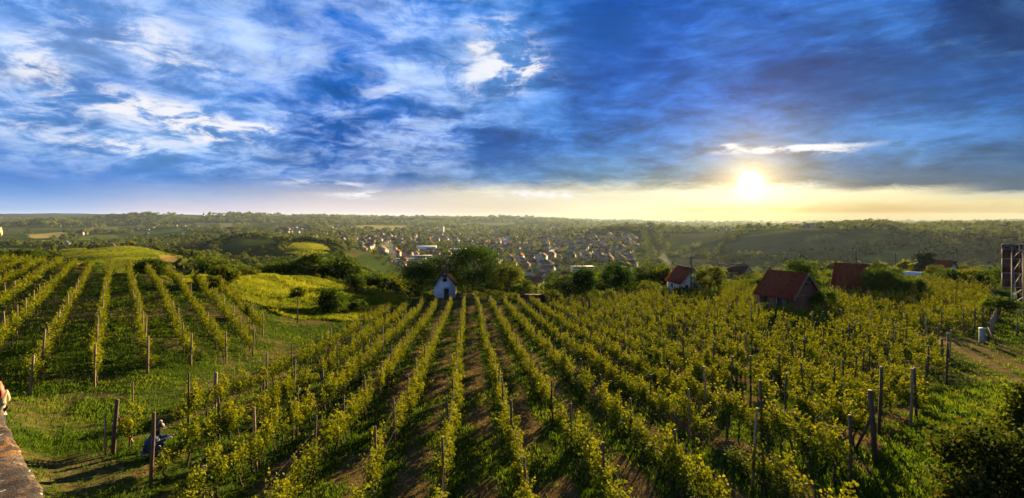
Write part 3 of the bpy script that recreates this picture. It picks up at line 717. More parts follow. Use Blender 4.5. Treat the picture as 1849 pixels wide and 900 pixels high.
for k in range(10):
    rg = np.random.default_rng(100 + k)
    dense = k >= 5
    C, ti = vine_cloud(rg, 720 if dense else 620, dense)
    V, Fq = leaves6(C, rg.uniform(.047, .094, len(C)), .55, .3, rg)
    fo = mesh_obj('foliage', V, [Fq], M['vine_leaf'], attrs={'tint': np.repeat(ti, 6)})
    tr = vine_trunk(rg).build('trunk', M['vine_wood'], smooth=True)
    VPROTO.append((fo.data, tr.data)); bpy.data.objects.remove(fo); bpy.data.objects.remove(tr)

HOLES = [(P(803, 104), 4.6), (P(1422, 64.5), 5.0), (P(1236, 94), 5.0), (P(1540, 84), 4.6), (P(1060, 100), 3.2), (P(1115, 100), 3.6), (P(1280, 88), 2.6), (P(1590, 78), 3.2), (P(1640, 78), 2.4), (P(1486, 62), 1.8)]
KEEPOUT = [tuple(at(a, b))[:2] for a, b in [(203, 822), (280, 812), (387, 738), (362, 912), (1582, 838), (1700, 672), (1655, 735)]]
def row_points(poly, D, N, s0, kmin, kmax, step, rg):
    out = []
    xs = np.array([p[0] for p in poly]); ys = np.array([p[1] for p in poly])
    tv = xs * D[0] + ys * D[1]
    for k in range(kmin, kmax + 1):
        s = s0 + SP * k
        t = np.arange(tv.min(), tv.max(), step)
        x, y = N[0] * s + D[0] * t, N[1] * s + D[1] * t
        ok = inpoly(x, y, poly)
        for h, rad in HOLES: ok &= np.hypot(x - h.x, y - h.y) > rad
        tt = t[ok]
        if len(tt) > 2: out.append((k, s, tt))
    return out
rows1 = row_points(VY1, D1, N1, -0.66, -16, 60, 1.05, rng)
rows2 = row_points(VY2, D2, N2, -3.10, -30, 9, 1.05, rng)
vines = []; posts = []
for blk, rows, D, N in ((1, rows1, D1, N1), (2, rows2, D2, N2)):
    for k, s, tt in rows:
        last = -9
        for i, t in enumerate(tt):
            first = i == 0 or tt[i] - tt[i - 1] > 1.6; end = i == len(tt) - 1 or tt[i + 1] - tt[i] > 1.6
            jx, jt = rng.normal() * .07, rng.normal() * .12
            x, y = N[0] * (s + jx) + D[0] * (t + jt), N[1] * (s + jx) + D[1] * (t + jt)
            if y > 5 and abs(x / y) < 1.4: 
                if rng.random() > (.15 if blk == 1 else .04): vines.append((x, y, blk, k, math.atan2(D[1], D[0])))
            if first or end or t - last > 4.2:
                last = t
                tp = t - .55 if not end else t + .55
                xp, yp = N[0] * s + D[0] * tp, N[1] * s + D[1] * tp
                if yp > 5 and abs(xp / yp) < 1.06 and not any(math.hypot(xp - q[0], yp - q[1]) < 1.5 for q in KEEPOUT): posts.append((xp, yp, blk, k, first or end))
def proj(x, y, z): return CX + F * x / y, HY - F * z / y
def inframe(x, y, z, mx=30):
    a, b = proj(x, y, z); return -mx < a < 1849 + mx and b < 900 + mx * 2
ORD = ['first', 'second', 'third', 'fourth', 'fifth', 'sixth', 'seventh', 'eighth', 'ninth', 'tenth', 'eleventh', 'twelfth', 'thirteenth', 'fourteenth', 'fifteenth', 'sixteenth', 'seventeenth', 'eighteenth', 'nineteenth', 'twentieth']
def ordw(n):
    if n <= 20: return ORD[n - 1]
    tens = {2: 'twenty', 3: 'thirty', 4: 'forty', 5: 'fifty', 6: 'sixty', 7: 'seventy'}
    return tens[n // 10] + '-' + ORD[n % 10 - 1] if n % 10 else tens[n // 10][:-1] + 'ieth'
def rowname(blk, k):
    if blk == 1:
        if k == 0: return 'row running straight to the cottage yard'
        return f'{ordw(abs(k))} row to the {"billboard" if k > 0 else "wall"} side of the cottage row'
rowset2 = sorted({v[3] for v in vines if v[2] == 2})
def rowname2(k):
    n = rowset2[-1] - k + 1
    return f'{ordw(n)} grassy plateau row counted from the meadow'
vines = [(x, y, float(zt(x, y)), b, k, a) for x, y, b, k, a in vines]
vis = [v for v in vines if inframe(v[0], v[1], v[2] + 1.2, 20)]
vis.sort(key=lambda v: math.hypot(v[0], v[1]))
near_v = vis[:300]; far_v = vis[300:]
for i, (x, y, z_, b, k, a) in enumerate(near_v):
    e = empty('grapevine', (x, y, z_), a + (math.pi if rng.random() < .5 else 0) + rng.normal() * .12)
    fd, td_ = VPROTO[rng.integers(0, 5) if b == 1 else rng.integers(4, 10)]
    sc = rng.uniform(.72, 1.06); e.scale = (rng.uniform(.85, 1.1), rng.uniform(.8, 1.2), sc * (.62 if rng.random() < .07 else 1))
    for nm, d in (('foliage', fd), ('trunk', td_)):
        o = bpy.data.objects.new(nm, d); COL.objects.link(o); o.parent = e
    if b == 1:
        lb = 'leafy green grapevine in the ' + rowname(1, k)
        gp = 'grapevines of the ' + rowname(1, k)
    else:
        lb = 'dense sunlit grapevine in the ' + rowname2(k); gp = 'grapevines of the ' + rowname2(k)
    tag(e, lb, 'grapevine', gp)
# the many farther vines read as one mass of rows
rgf = np.random.default_rng(5)
VV, TI = [], []
for (x, y, z_, b, k, a) in far_v:
    d = math.hypot(x, y)
    n = int(np.clip(330 * (30 / d) ** 0.9, 110, 330))
    C, ti = vine_cloud(rgf, n, b == 2)
    if rgf.random() < .25: C[:, 2] *= rgf.uniform(.7, .95)
    C[:, 2] *= rgf.uniform(.78, 1.04)
    ca, sa = math.cos(a), math.sin(a)
    VV.append(np.stack([x + C[:, 0] * ca - C[:, 1] * sa, y + C[:, 0] * sa + C[:, 1] * ca, z_ + C[:, 2], np.full(len(C), .066 * (max(d, 28) / 28) ** 0.55)], 1)); TI.append(ti)
VV = np.concatenate(VV); TI = np.concatenate(TI)
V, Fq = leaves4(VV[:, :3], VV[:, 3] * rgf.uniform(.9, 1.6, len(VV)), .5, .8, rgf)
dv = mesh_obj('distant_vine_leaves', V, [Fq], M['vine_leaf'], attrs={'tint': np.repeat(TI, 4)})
tag(dv, kind='stuff')
b_ = MB()
for (x, y, z_, b, k, a) in far_v:
    if math.hypot(x, y) < 60:
        b_.tube([(x, y, z_ - .1), (x + rgf.normal() * .03, y, z_ + .4), (x + rgf.normal() * .05, y + rgf.normal() * .05, z_ + .8)], [.04, .03, .02], 4, False)
tag(b_.build('distant_vine_stems', M['vine_wood']), kind='stuff')

# ------------------------------------------------------------------ vineyard posts
def post_mesh(h, r0, lean, matname, rg, k=8):
    b = MB()
    b.tube([(0, 0, -.3), (lean * .3, 0, h * .35), (lean * .7, rg.normal() * .01, h * .7), (lean, 0, h)], [r0 * 1.08, r0, r0 * .97, r0 * .9], k)
    return b.build('trellis_post', M[matname])
PP = []
for i in range(6):
    rg = np.random.default_rng(i); o = post_mesh(rg.uniform(1.8, 2.25), rg.uniform(.034, .050), rg.normal() * .08, 'dark_wood' if i < 3 else 'post_wood', rg)
    PP.append(o.data); bpy.data.objects.remove(o)
PE = []
for i in range(4):
    rg = np.random.default_rng(50 + i); o = post_mesh(rg.uniform(2.0, 2.35), rg.uniform(.042, .058), rg.normal() * .10, 'dark_wood' if i < 2 else 'post_wood', rg)
    PE.append(o.data); bpy.data.objects.remove(o)
posts = [(x, y, float(zt(x, y)), b, k, e) for x, y, b, k, e in posts]
pv_ = [p for p in posts if inframe(p[0], p[1], p[2] + 1.2, 6) and 400 < proj(p[0], p[1], p[2] + 1.6)[1] < 890]
pv_.sort(key=lambda p: math.hypot(p[0], p[1]))
for (x, y, z_, b, k, e) in pv_[:300]:
    pool = PE if e else PP
    d = pool[rng.integers(len(pool) // 2, len(pool))] if b == 2 else pool[rng.integers(0, len(pool)) if rng.random() < .35 else rng.integers(0, len(pool) // 2)]  # plateau posts get the paler wood to imitate sunlight falling on them
    o = bpy.data.objects.new('trellis_post', d); COL.objects.link(o)
    o.location = (x, y, z_); o.rotation_euler = (rng.normal() * .03, rng.normal() * .03, rng.uniform(0, 6.28)); o.scale = (1, 1, rng.uniform(.9, 1.1))
    kind = 'thick weathered end post' if e else 'thin wooden trellis post'
    rn = rowname(1, k) if b == 1 else rowname2(k)
    tag(o, f'{kind} of the {rn}', 'post', f'{"end posts" if e else "trellis posts"} of the {rn}')
b_ = MB()
for (x, y, z_, b, k, e) in pv_[300:]:
    b_.tube([(x, y, z_ - .2), (x + rgf.normal() * .05, y, z_ + rgf.uniform(1.75, 2.1))], [.045, .038], 5)
tag(b_.build('distant_trellis_posts', M['dark_wood']), kind='stuff')

# ------------------------------------------------------------------ grass
def tufts(n, px0, px1, d0, d1, hfun, wk, matname, name, accept, blades=4, rg=None, tint=None):
    rg = rg or np.random.default_rng(11)
    px = rg.uniform(px0, px1, n); d = np.exp(rg.uniform(math.log(d0), math.log(d1), n))
    x = (px - CX) / F * d; y = d
    k = accept(x, y, px, d, rg); x, y, d = x[k], y[k], d[k]
    z = zt(x, y); m = len(x)
    h = hfun(x, y, d, rg)
    Vs, Fs, Ts = [], [], []
    t0 = np.clip(fbm(x / 2.4, y / 2.4, 4) * 1.1 + fbm(x / 11 + 8, y / 11, 3) * .8 - .52 + rg.normal(size=m) * .12, 0, 1) if tint is None else tint(x, y, rg)
    for q in range(blades):
        a = rg.uniform(0, 2 * np.pi, m); sp = rg.uniform(0, .12, m) * (d / 20) ** .5
        bx, by = x + np.cos(a) * sp, y + np.sin(a) * sp
        wv = wk * d / 20 * rg.uniform(.7, 1.4, m); hh = h * rg.uniform(.55, 1.25, m); ln = hh * rg.uniform(.1, .75, m)
        c2 = rg.uniform(0, 2 * np.pi, m); ux, uy = np.cos(c2) * wv, np.sin(c2) * wv
        lx, ly = np.cos(a) * ln, np.sin(a) * ln
        V = np.stack([np.stack([bx - ux, by - uy, z - .03], 1), np.stack([bx + ux, by + uy, z - .03], 1), np.stack([bx + lx * .45 + ux * .6, by + ly * .45 + uy * .6, z + hh * .65], 1), np.stack([bx + lx, by + ly, z + hh * .95], 1)], 1)
        Vs.append(V.reshape(-1, 3)); Fs.append(np.arange(m)[:, None] * 4 + np.array([0, 1, 2, 3]) + q * m * 4); Ts.append(np.repeat(np.clip(t0 + rg.normal(size=m) * .08, 0, 1), 4))
    o = mesh_obj(name, np.concatenate(Vs), [np.concatenate(Fs)], M[matname], attrs={'tint': np.concatenate(Ts)})
    return tag(o, kind='stuff')
def inter1(x, y):
    s = (x * N1[0] + y * N1[1] + .66) / SP; return np.abs(s - np.round(s)) * 2
def acc_grass(x, y, px, d, rg):
    p = np.full(len(x), .95)
    i1 = inpoly(x, y, VY1)
    drv = sstep(fbm(x / 1.6, y / 3.0, 3), .32, .54) * sstep(inter1(x, y), .22, .6)
    p = np.where(i1, (1 - .85 * drv) * (1 - .45 * sstep(px, 950, 1200)), p)
    td = seg_dist(x, y, [(q.x, q.y) for q in TRACK]); p = np.where(np.abs(td - .75) < .4, .1, p)
    p = p * (1 - .45 * sstep(fbm(x / 4 + 4, y / 4 + 9, 4), .54, .68))
    p *= .35 + .65 * sstep(fbm(x / 1.3 + 3, y / 1.3, 3), .3, .55)
    return (rg.random(len(x)) < p) & ~inpoly(x, y, MEADOW)
tufts(112000, -330, 2180, 11, 70, lambda x, y, d, rg: (.07 + .12 * fbm(x / 2, y / 2, 3)) * (1 + .15 * (rg.random(len(x)) < .08)) * (.9 + d / 120), .011, 'grass', 'grass', acc_grass, 4)
def acc_straw(x, y, px, d, rg):
    drv = sstep(fbm(x / 1.6, y / 3.0, 3), .34, .54) * sstep(inter1(x, y), .25, .6)
    return (rg.random(len(x)) < drv * .8) & inpoly(x, y, VY1)
tufts(42000, 100, 1750, 12, 60, lambda x, y, d, rg: np.full(len(x), .055) * (d / 20) ** .6, .012, 'straw', 'mown_straw', acc_straw, 3, np.random.default_rng(21))
tufts(80000, 290, 745, 57, 104, lambda x, y, d, rg: .15 + .9 * fbm(x / 5, y / 5, 3) ** 2, .010, 'meadow', 'meadow_grass',
      lambda x, y, px, d, rg: inpoly(x + 5 * (fbm(x / 4, y / 4, 3) - .5), y + 7 * (fbm(x / 4 + 50, y / 4, 3) - .5), MEADOW) & (rg.random(len(x)) < .25 + .75 * sstep(fbm(x / 2.5 + 9, y / 2.5, 3), .34, .55)), 3, np.random.default_rng(31))
tufts(95000, 95, 352, 172, 450, lambda x, y, d, rg: .7 + .5 * fbm(x / 20, y / 20, 3), .0085, 'meadow', 'crop_field',
      lambda x, y, px, d, rg: inpoly(x, y, LITHILL) & ~inpoly(x, y, TANPATCH) & (rg.random(len(x)) < .35 + .65 * sstep(fbm(x / 14, y / 14, 3), .3, .5)), 2, np.random.default_rng(41))

# trellis wires of the rows nearest the camera, one run per row
for b_k, rows, D, N in ((1, rows1, D1, N1), (2, rows2, D2, N2)):
    for k, s_, tt in rows:
        xs, ys = N[0] * s_ + D[0] * tt, N[1] * s_ + D[1] * tt
        ok = (ys > 9) & (np.abs(xs) < 1.02 * ys) & (np.hypot(xs, ys) < 46)
        if ok.sum() < 8: continue
        t_ = tt[ok]; t_ = np.arange(t_.min() - .5, t_.max() + .5, 1.5)
        xs, ys = N[0] * s_ + D[0] * t_, N[1] * s_ + D[1] * t_; zs = zt(xs, ys)
        e = empty('trellis_wires', (xs[0], ys[0], zs[0]))
        for h_ in (.78, 1.25, 1.62):
            mb = MB(); mb.tube(np.stack([xs - xs[0], ys - ys[0], zs - zs[0] + h_], 1), .0045, 3, False); mb.build('wire', M['wire'], e)
        tag(e, 'three thin trellis wires along the ' + (rowname(1, k) if b_k == 1 else rowname2(k)), 'wire')

tufts(26000, 495, 618, 400, 565, lambda x, y, d, rg: .6 + .5 * fbm(x / 20, y / 20, 3), .007, 'meadow', 'far_crop_field',
      lambda x, y, px, d, rg: inpoly(x, y, FIELDS[4][0]) & (np.abs(np.sin(px * .9 + d * .02)) > .35), 2, np.random.default_rng(43))

# ------------------------------------------------------------------ trees
def make_crown(rg, w, h, z0, nclump, per, leaf, squash=1.0, gap=0.0, cone=False):
    """leaf clumps through the volume of a crown of width w, from z0 to z0+h"""
    cs = []; 
    while len(cs) < nclump:
        v = rg.normal(size=3); v /= np.linalg.norm(v); rad = rg.uniform(.45, 1.0) ** .6
        p = v * rad
        if cone:
            t = rg.random() ** 1.4; a = rg.uniform(0, 6.28); q = (1 - t) * rg.uniform(.55, 1.0)
            p = np.array([np.cos(a) * q, np.sin(a) * q, t * 2 - 1])
        elif p[2] < -.55 and rg.random() < .7: continue
        cs.append(p)
    cs = np.array(cs)
    lump = 1 + .30 * np.sin(cs[:, 0] * 4.1 + rg.uniform(0, 6)) * np.cos(cs[:, 1] * 3.7 + rg.uniform(0, 6)) + rg.normal(size=nclump) * .07
    cs = cs * lump[:, None]
    ctr = np.stack([cs[:, 0] * w / 2, cs[:, 1] * w / 2, z0 + h / 2 + cs[:, 2] * h / 2], 1)
    cr = (w + h) / 2 * .095 * rg.uniform(.7, 1.35, nclump)
    n = nclump * per
    ci = np.repeat(np.arange(nclump), per)
    off = rg.normal(size=(n, 3)) * cr[ci][:, None] * np.array([1, 1, .62])
    C = ctr[ci] + off
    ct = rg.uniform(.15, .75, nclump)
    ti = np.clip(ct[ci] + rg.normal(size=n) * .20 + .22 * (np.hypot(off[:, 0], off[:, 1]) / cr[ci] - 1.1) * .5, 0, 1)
    V, Fq = leaves4(C, leaf * rg.uniform(.7, 1.35, n), .35, .75, rg)
    return V, Fq, np.repeat(ti, 4), ctr
def make_tree(name, rg, w, h, trunk_h, leafmat, nclump, per, leaf, tr=None, cone=False, limbs=7, lean=0.0):
    """prototype: (crown mesh, trunk mesh)"""
    z0 = trunk_h
    V, Fq, ti, ctr = make_crown(rg, w, h - z0, z0, nclump, per, leaf, cone=cone)
    c = mesh_obj('crown', V, [Fq], M[leafmat], attrs={'tint': ti})
    b = MB(); tr = tr or h * .035
    fk = trunk_h + (h - trunk_h) * (.28 if not cone else .92)
    wob = rg.normal(size=(5, 2)) * tr * .5
    tp = [(wob[i, 0] * (i > 0) + lean * i / 4, wob[i, 1] * (i > 0), -.4 + (fk + .4) * i / 4) for i in range(5)]
    b.tube(tp, np.linspace(tr * 1.25, tr * (.62 if not cone else .15), 5), 8)
    if not cone:
        pick = rg.choice(len(ctr), min(limbs, len(ctr)), replace=False)
        for k in pick:
            e = ctr[k]; s = np.array(tp[rg.integers(2, 5)]); mid = (s + e) / 2 + np.array([0, 0, h * .03]) + rg.normal(size=3) * w * .03
            b.tube([s, s * .6 + mid * .4 + rg.normal(size=3) * .02 * w, mid, e], [tr * .5, tr * .36, tr * .25, tr * .08], 5, False)
    t = b.build('trunk', M['bark'], smooth=True)
    cd, td = c.data, t.data
    bpy.data.objects.remove(c); bpy.data.objects.remove(t)
    return cd, td
def put_tree(name, proto, loc, label, cat, group=None, sc=(1, 1, 1), rz=None, parts=('crown', 'trunk')):
    e = empty(name, loc, rng.uniform(0, 6.28) if rz is None else rz); e.scale = sc
    for nm, d in zip(parts, proto):
        o = bpy.data.objects.new(nm, d); COL.objects.link(o); o.parent = e
    return tag(e, label, cat, group)
def near_tree(name, px, d, w, h, th, m, nclump, per, leaf, label, cat='tree', seed=1, **kw):
    rg = np.random.default_rng(seed * 13 + 5)
    pr = make_tree(name, rg, w, h, th, m, nclump, per, leaf, **kw)
    return put_tree(name, pr, P(px, d), label, cat, rz=0.0)
near_tree('walnut_tree', 853, 110, 11.4, 10.6, 1.9, 'walnut_leaf', 260, 70, .28, 'big round dark green tree standing beside the white cottage, tallest on the brow', seed=1, limbs=12)
near_tree('deciduous_tree', 764, 110, 8.2, 7.9, 1.2, 'walnut_leaf', 180, 60, .28, 'dark round tree behind the cottage on its meadow side', seed=2, limbs=10)
near_tree('deciduous_tree', 918, 107, 6.2, 6.9, 1.6, 'pale_leaf', 95, 40, .30, 'loose olive green tree next to the big walnut, sky showing through its crown', seed=3, limbs=10)
near_tree('fruit_tree', 948, 100, 3.6, 3.8, .5, 'tree_leaf', 60, 40, .24, 'low dark bushy tree at the vineyard edge beyond the loose olive tree', seed=4)
near_tree('deciduous_tree', 1055, 100, 4.6, 6.5, .8, 'walnut_leaf', 120, 50, .28, 'dense dark tree of the pair at the far vineyard edge, the rounder crown', seed=5)
near_tree('deciduous_tree', 1114, 99, 5.4, 6.6, 1.3, 'walnut_leaf', 120, 48, .28, 'wide dark tree of the pair at the far vineyard edge, forked bare trunk', seed=6, limbs=11)
near_tree('meadow_bush', 600, 68, 3.9, 3.0, .1, 'tree_leaf', 110, 60, .20, 'large round dark bush standing in the bright meadow', 'bush', seed=7)
near_tree('meadow_tree', 642, 92, 3.1, 3.3, .4, 'tree_leaf', 70, 45, .22, 'small upright tree at the upper edge of the meadow', seed=8)
near_tree('meadow_bush', 646, 72, 2.3, 1.7, .1, 'tree_leaf', 50, 40, .18, 'low bush beside the large round meadow bush', 'bush', seed=9)
near_tree('pollard_tree', 537, 56, 1.5, 4.0, 2.7, 'pale_leaf', 34, 34, .17, 'slim sapling with small tufted crown on a tall bare trunk', seed=10, tr=.07, limbs=5)
near_tree('willow_bush', 404, 68, 3.4, 2.7, .2, 'pale_leaf', 90, 50, .20, 'pale feathery bush at the corner of the plateau rows and meadow', 'bush', seed=11)
near_tree('willow_bush', 384, 64, 2.2, 1.7, .1, 'pale_leaf', 45, 45, .18, 'small yellow-green bush beneath the pale feathery bush', 'bush', seed=12)
near_tree('lone_bush', 272, 92, 4.7, 4.2, .3, 'tree_leaf', 120, 55, .26, 'lone dark dome-shaped bush at the end of the plateau rows', 'bush', seed=13)
near_tree('deciduous_tree', 379, 104, 6.6, 6.6, .9, 'tree_leaf', 120, 50, .30, 'tall dark tree behind the plateau rows below the wooded hill', seed=14)
near_tree('deciduous_tree', 352, 100, 3.4, 3.4, .5, 'tree_leaf', 60, 40, .26, 'smaller dark tree at the foot of the tall one behind the plateau rows', seed=15)
near_tree('deciduous_tree', 42, 106, 4.4, 5.0, .6, 'tree_leaf', 80, 45, .28, 'dark tree rising behind the plateau rows by the hut', seed=16)
near_tree('deciduous_tree', 75, 112, 4.8, 4.6, .6, 'tree_leaf', 80, 45, .28, 'broad dark tree next to the hut behind the plateau rows', seed=17)
near_tree('fruit_tree', 152, 96, 1.9, 2.4, .5, 'pale_leaf', 36, 36, .18, 'small pale fruit tree at the foot of the bright field hill', seed=18)
near_tree('fruit_tree', 1281, 87, 4.3, 4.8, .9, 'pale_leaf', 85, 44, .24, 'olive green tree beside the small house with the utility pole', seed=19, limbs=9)
near_tree('garden_bush', 1233, 84, 3.6, 1.6, .05, 'tree_leaf', 60, 40, .22, 'low bush before the small house with the utility pole', 'bush', seed=20)
near_tree('deciduous_tree', 1447, 82, 5.2, 5.6, .9, 'tree_leaf', 100, 46, .26, 'dark tree rising behind the ridge of the red brick house', seed=21)
near_tree('fruit_tree', 1488, 61, 2.7, 2.9, .6, 'tree_leaf', 60, 44, .17, 'small tree tight beside the gable of the red brick house', seed=22, limbs=9)
near_tree('yew_bush', 1592, 78, 5.2, 4.4, .2, 'tree_leaf', 130, 55, .24, 'big black-green shrub beside the steep red roofed house', 'bush', seed=23)
near_tree('yew_bush', 1642, 76, 3.9, 3.0, .1, 'tree_leaf', 90, 50, .22, 'round dark shrub between the big black-green shrub and the vines', 'bush', seed=24)
near_tree('spruce_tree', 1661, 132, 3.6, 4.6, .2, 'needle', 110, 40, .34, 'shorter dark conifer of the pair behind the round shrub', 'conifer', seed=25, cone=True)
near_tree('spruce_tree', 1676, 132, 4.4, 6.0, .2, 'needle', 140, 40, .34, 'taller dark conifer of the pair behind the round shrub', 'conifer', seed=26, cone=True)
for i, (px, d, w_, h_, t_) in enumerate([(1712, 100, 3.6, 3.0, 'beside the small red roofed hut'), (1750, 96, 4.6, 3.4, 'with the widest crown above the vines near the billboard'), (1785, 92, 3.4, 3.2, 'above the vines, last before the billboard legs'), (1690, 112, 3.2, 2.6, 'low against the hut wall under the conifers'), (1615, 100, 3.0, 3.0, 'behind the black-green shrub')]):
    near_tree('orchard_tree', px, d, w_, h_, .6, 'pale_leaf' if i % 2 else 'tree_leaf', 55, 40, .22, 'rounded orchard tree ' + t_, seed=30 + i)
near_tree('fence_tree', 1806, 56, 3.0, 2.6, .9, 'tree_leaf', 60, 44, .18, 'small bushy tree at the far end of the wire fence by the billboard', seed=37)
near_tree('deciduous_tree', 1836, 78, 5.0, 5.4, .8, 'tree_leaf', 90, 46, .25, 'tall dark tree seen through the billboard frame', seed=38)
near_tree('garden_bush', 1340, 82, 3.4, 1.5, .05, 'tree_leaf', 55, 40, .2, 'low dark bush between the small house and the red brick house', 'bush', seed=39)
near_tree('garden_bush', 1368, 92, 3.0, 2.2, .05, 'tree_leaf', 55, 40, .2, 'round bush behind the brick house eave', 'bush', seed=40)
near_tree('garden_bush', 995, 97, 3.2, 1.9, .05, 'pale_leaf', 50, 40, .2, 'pale bush beside the low dark shed', 'bush', seed=41)
near_tree('garden_bush', 1170, 98, 4.2, 2.2, .05, 'pale_leaf', 60, 40, .2, 'spreading pale bush between the dark tree pair and the small house', 'bush', seed=42)
near_tree('meadow_bush', 450, 84, 2.6, 1.3, .05, 'pale_leaf', 40, 40, .18, 'low pale bush on the meadow crest', 'bush', seed=43)
# shrubs close to the camera
near_tree('rose_bush', 1806, 11.6, 2.0, 2.25, .1, 'rose_leaf', 150, 60, .10, 'leafy rose bush with reddish young leaves under the clipped hedge', 'bush', seed=50, tr=.03)
near_tree('rose_bush', 1745, 10.6, 1.0, 1.5, .1, 'rose_leaf', 90, 55, .095, 'smaller rose bush at the feet of the leafy one', 'bush', seed=51, tr=.03)
near_tree('clipped_hedge', 1872, 16.6, 1.7, 2.4, .1, 'pale_leaf', 130, 60, .11, 'tall clipped pale hedge plant beside the grass slope', 'hedge', seed=52, tr=.04)

# trees on the slopes beyond: nearest ones one by one, the rest as woods
rgt = np.random.default_rng(77)
ncand = 54000
tpx = rgt.uniform(-470, 2320, ncand); td_c = np.exp(rgt.uniform(math.log(110), math.log(7200), ncand))
tx, ty = (tpx - CX) / F * td_c, td_c
TOWN_ROAD = [at(a, b, 200) for a, b in [(972, 476), (985, 463), (1000, 452), (1022, 444)]]
keep = (rgt.random(ncand) < wood(tpx, td_c)) & ~fieldclear(tx, ty) & (seg_dist(tx, ty, [(p.x, p.y) for p in TOWN_ROAD]) > 14)
for px_, d_, rad in [(853, 110, 14), (764, 110, 11), (916, 107, 8), (804, 104, 9), (1236, 94, 7), (1540, 86, 8), (1422, 64, 9)]:
    q = P(px_, d_); keep &= np.hypot(tx - q.x, ty - q.y) > rad
keep &= ~((td_c < 190) & (tpx > 1130)) | (rgt.random(ncand) < .5)
tx, ty, td_c, tpx = tx[keep], ty[keep], td_c[keep], tpx[keep]
hp_, hd_ = [], []
for line, n_ in [([(400, 645), (470, 645), (548, 566), (616, 520), (628, 430)], 80), ([(505, 432), (532, 562)], 22), ([(440, 430), (520, 470)], 14), ([(500, 545), (545, 548), (590, 528), (622, 500)], 70), ([(600, 480), (640, 440)], 26), ([(120, 420), (165, 395), (205, 366), (246, 352)], 16), ([(300, 350), (352, 300)], 10), ([(1300, 700), (1400, 660), (1560, 640)], 40), ([(1450, 820), (1700, 700)], 26)]:
    q = np.array(line, float); u_ = rgt.random(n_) * (len(q) - 1); i_ = u_.astype(int); f_ = (u_ - i_)[:, None]; pt = q[i_] * (1 - f_) + q[i_ + 1] * f_ + rgt.normal(size=(n_, 2)) * np.array([2.0, 4.0])
    hp_.append(pt[:, 0]); hd_.append(pt[:, 1])
hp_, hd_ = np.concatenate(hp_), np.concatenate(hd_)
tx = np.concatenate([tx, (hp_ - CX) / F * hd_]); ty = np.concatenate([ty, hd_]); td_c = np.concatenate([td_c, hd_]); tpx = np.concatenate([tpx, hp_])
tz = zt(tx, ty)
# line of sight check against the bare ground so that only trees that can show are built one by one
def sees(x, y, ztop):
    f = np.linspace(.06, .985, 60)
    return bool(np.all(zt(x * f, y * f) < ztop * f + .0))
order = np.argsort(td_c)
MID = []
for i in range(7):
    rg = np.random.default_rng(300 + i)
    hh = [9, 11, 8, 10, 7, 12, 9][i]; ww = [8, 8.5, 8, 7, 7.5, 8, 9][i]
    MID.append((make_tree('t', rg, ww, hh, hh * .14, ['tree_leaf', 'tree_leaf', 'pale_leaf', 'tree_leaf', 'pale_leaf', 'tree_leaf', 'pale_leaf'][i], 62, 24, .72, limbs=6), hh))
done = np.zeros(len(tx), bool); cnt = 0
zone_of = lambda px, d: ('the wooded bank behind the plateau rows' if px < 330 else 'the slope below the meadow' if px < 740 else 'the hollow between cottage and town' if px < 1180 else 'the bank beyond the right-hand vineyard houses')
for i in order:
    if cnt >= 245: break
    if not (-25 < tpx[i] < 1875) or td_c[i] > 700: continue
    k = int(rgt.integers(0, 7)); (pr, hh) = MID[k]
    s = rgt.uniform(.62, 1.05) * (.62 if td_c[i] < 150 else .8 if td_c[i] < 220 else 1.0)
    if proj(tx[i], ty[i], tz[i] + hh * s)[1] < 432 and 700 < tpx[i] < 1150: continue
    if not sees(tx[i], ty[i], tz[i] + hh * s * .8): continue
    pale = k in (2, 4, 6)
    zn = zone_of(tpx[i], td_c[i]).replace('right-hand vineyard', 'vineyard')
    put_tree('woodland_tree', pr, (tx[i], ty[i], tz[i] - .1), ('yellow-green bushy tree on ' if pale else 'dark green round tree on ') + zn, 'tree', ('pale trees on ' if pale else 'dark trees on ') + zn, (s * rgt.uniform(.9, 1.25), s * rgt.uniform(.9, 1.25), s))
    done[i] = True; cnt += 1
# the rest: far woods
fx, fy, fz, fd = tx[~done], ty[~done], tz[~done], td_c[~done]
fr = np.clip(.0048 * fd, 2.2, 13) * np.where((tpx[~done] > 640) & (tpx[~done] < 1160) & (fd > 430) & (fd < 1500), .72, 1.0) * rgt.uniform(.65, 1.35, len(fx))
fh = fr * rgt.uniform(.95, 1.5, len(fx)) * np.where(fd > 1500, .6, 1.0)
K = np.where(fd < 700, 46, np.where(fd < 1800, 30, 18))
ci = np.repeat(np.arange(len(fx)), K); n = len(ci)
v = rgt.normal(size=(n, 3)); v /= np.linalg.norm(v, axis=1)[:, None]; v[:, 2] = np.abs(v[:, 2]) * 1.1 - .25
rad = rgt.uniform(.72, 1.08, n)
C = np.stack([fx[ci] + v[:, 0] * fr[ci] * rad, fy[ci] + v[:, 1] * fr[ci] * rad, fz[ci] + fh[ci] * (.75 + v[:, 2] * rad * .95)], 1)
ct = np.clip(.12 + .7 * fbm(fx / 90, fy / 90, 3) + rgt.normal(size=len(fx)) * .16, 0, 1)
V, Fq = leaves4(C, fr[ci] * rgt.uniform(.55, .95, n), .0, .8, rgt)
fw = mesh_obj('far_woods', V, [Fq], M['far_leaf'], attrs={'tint': np.repeat(np.clip(ct[ci] + rgt.normal(size=n) * .10, 0, 1), 4)})
tag(fw, kind='stuff')
print('woods', len(fx), n, 'single trees', cnt)
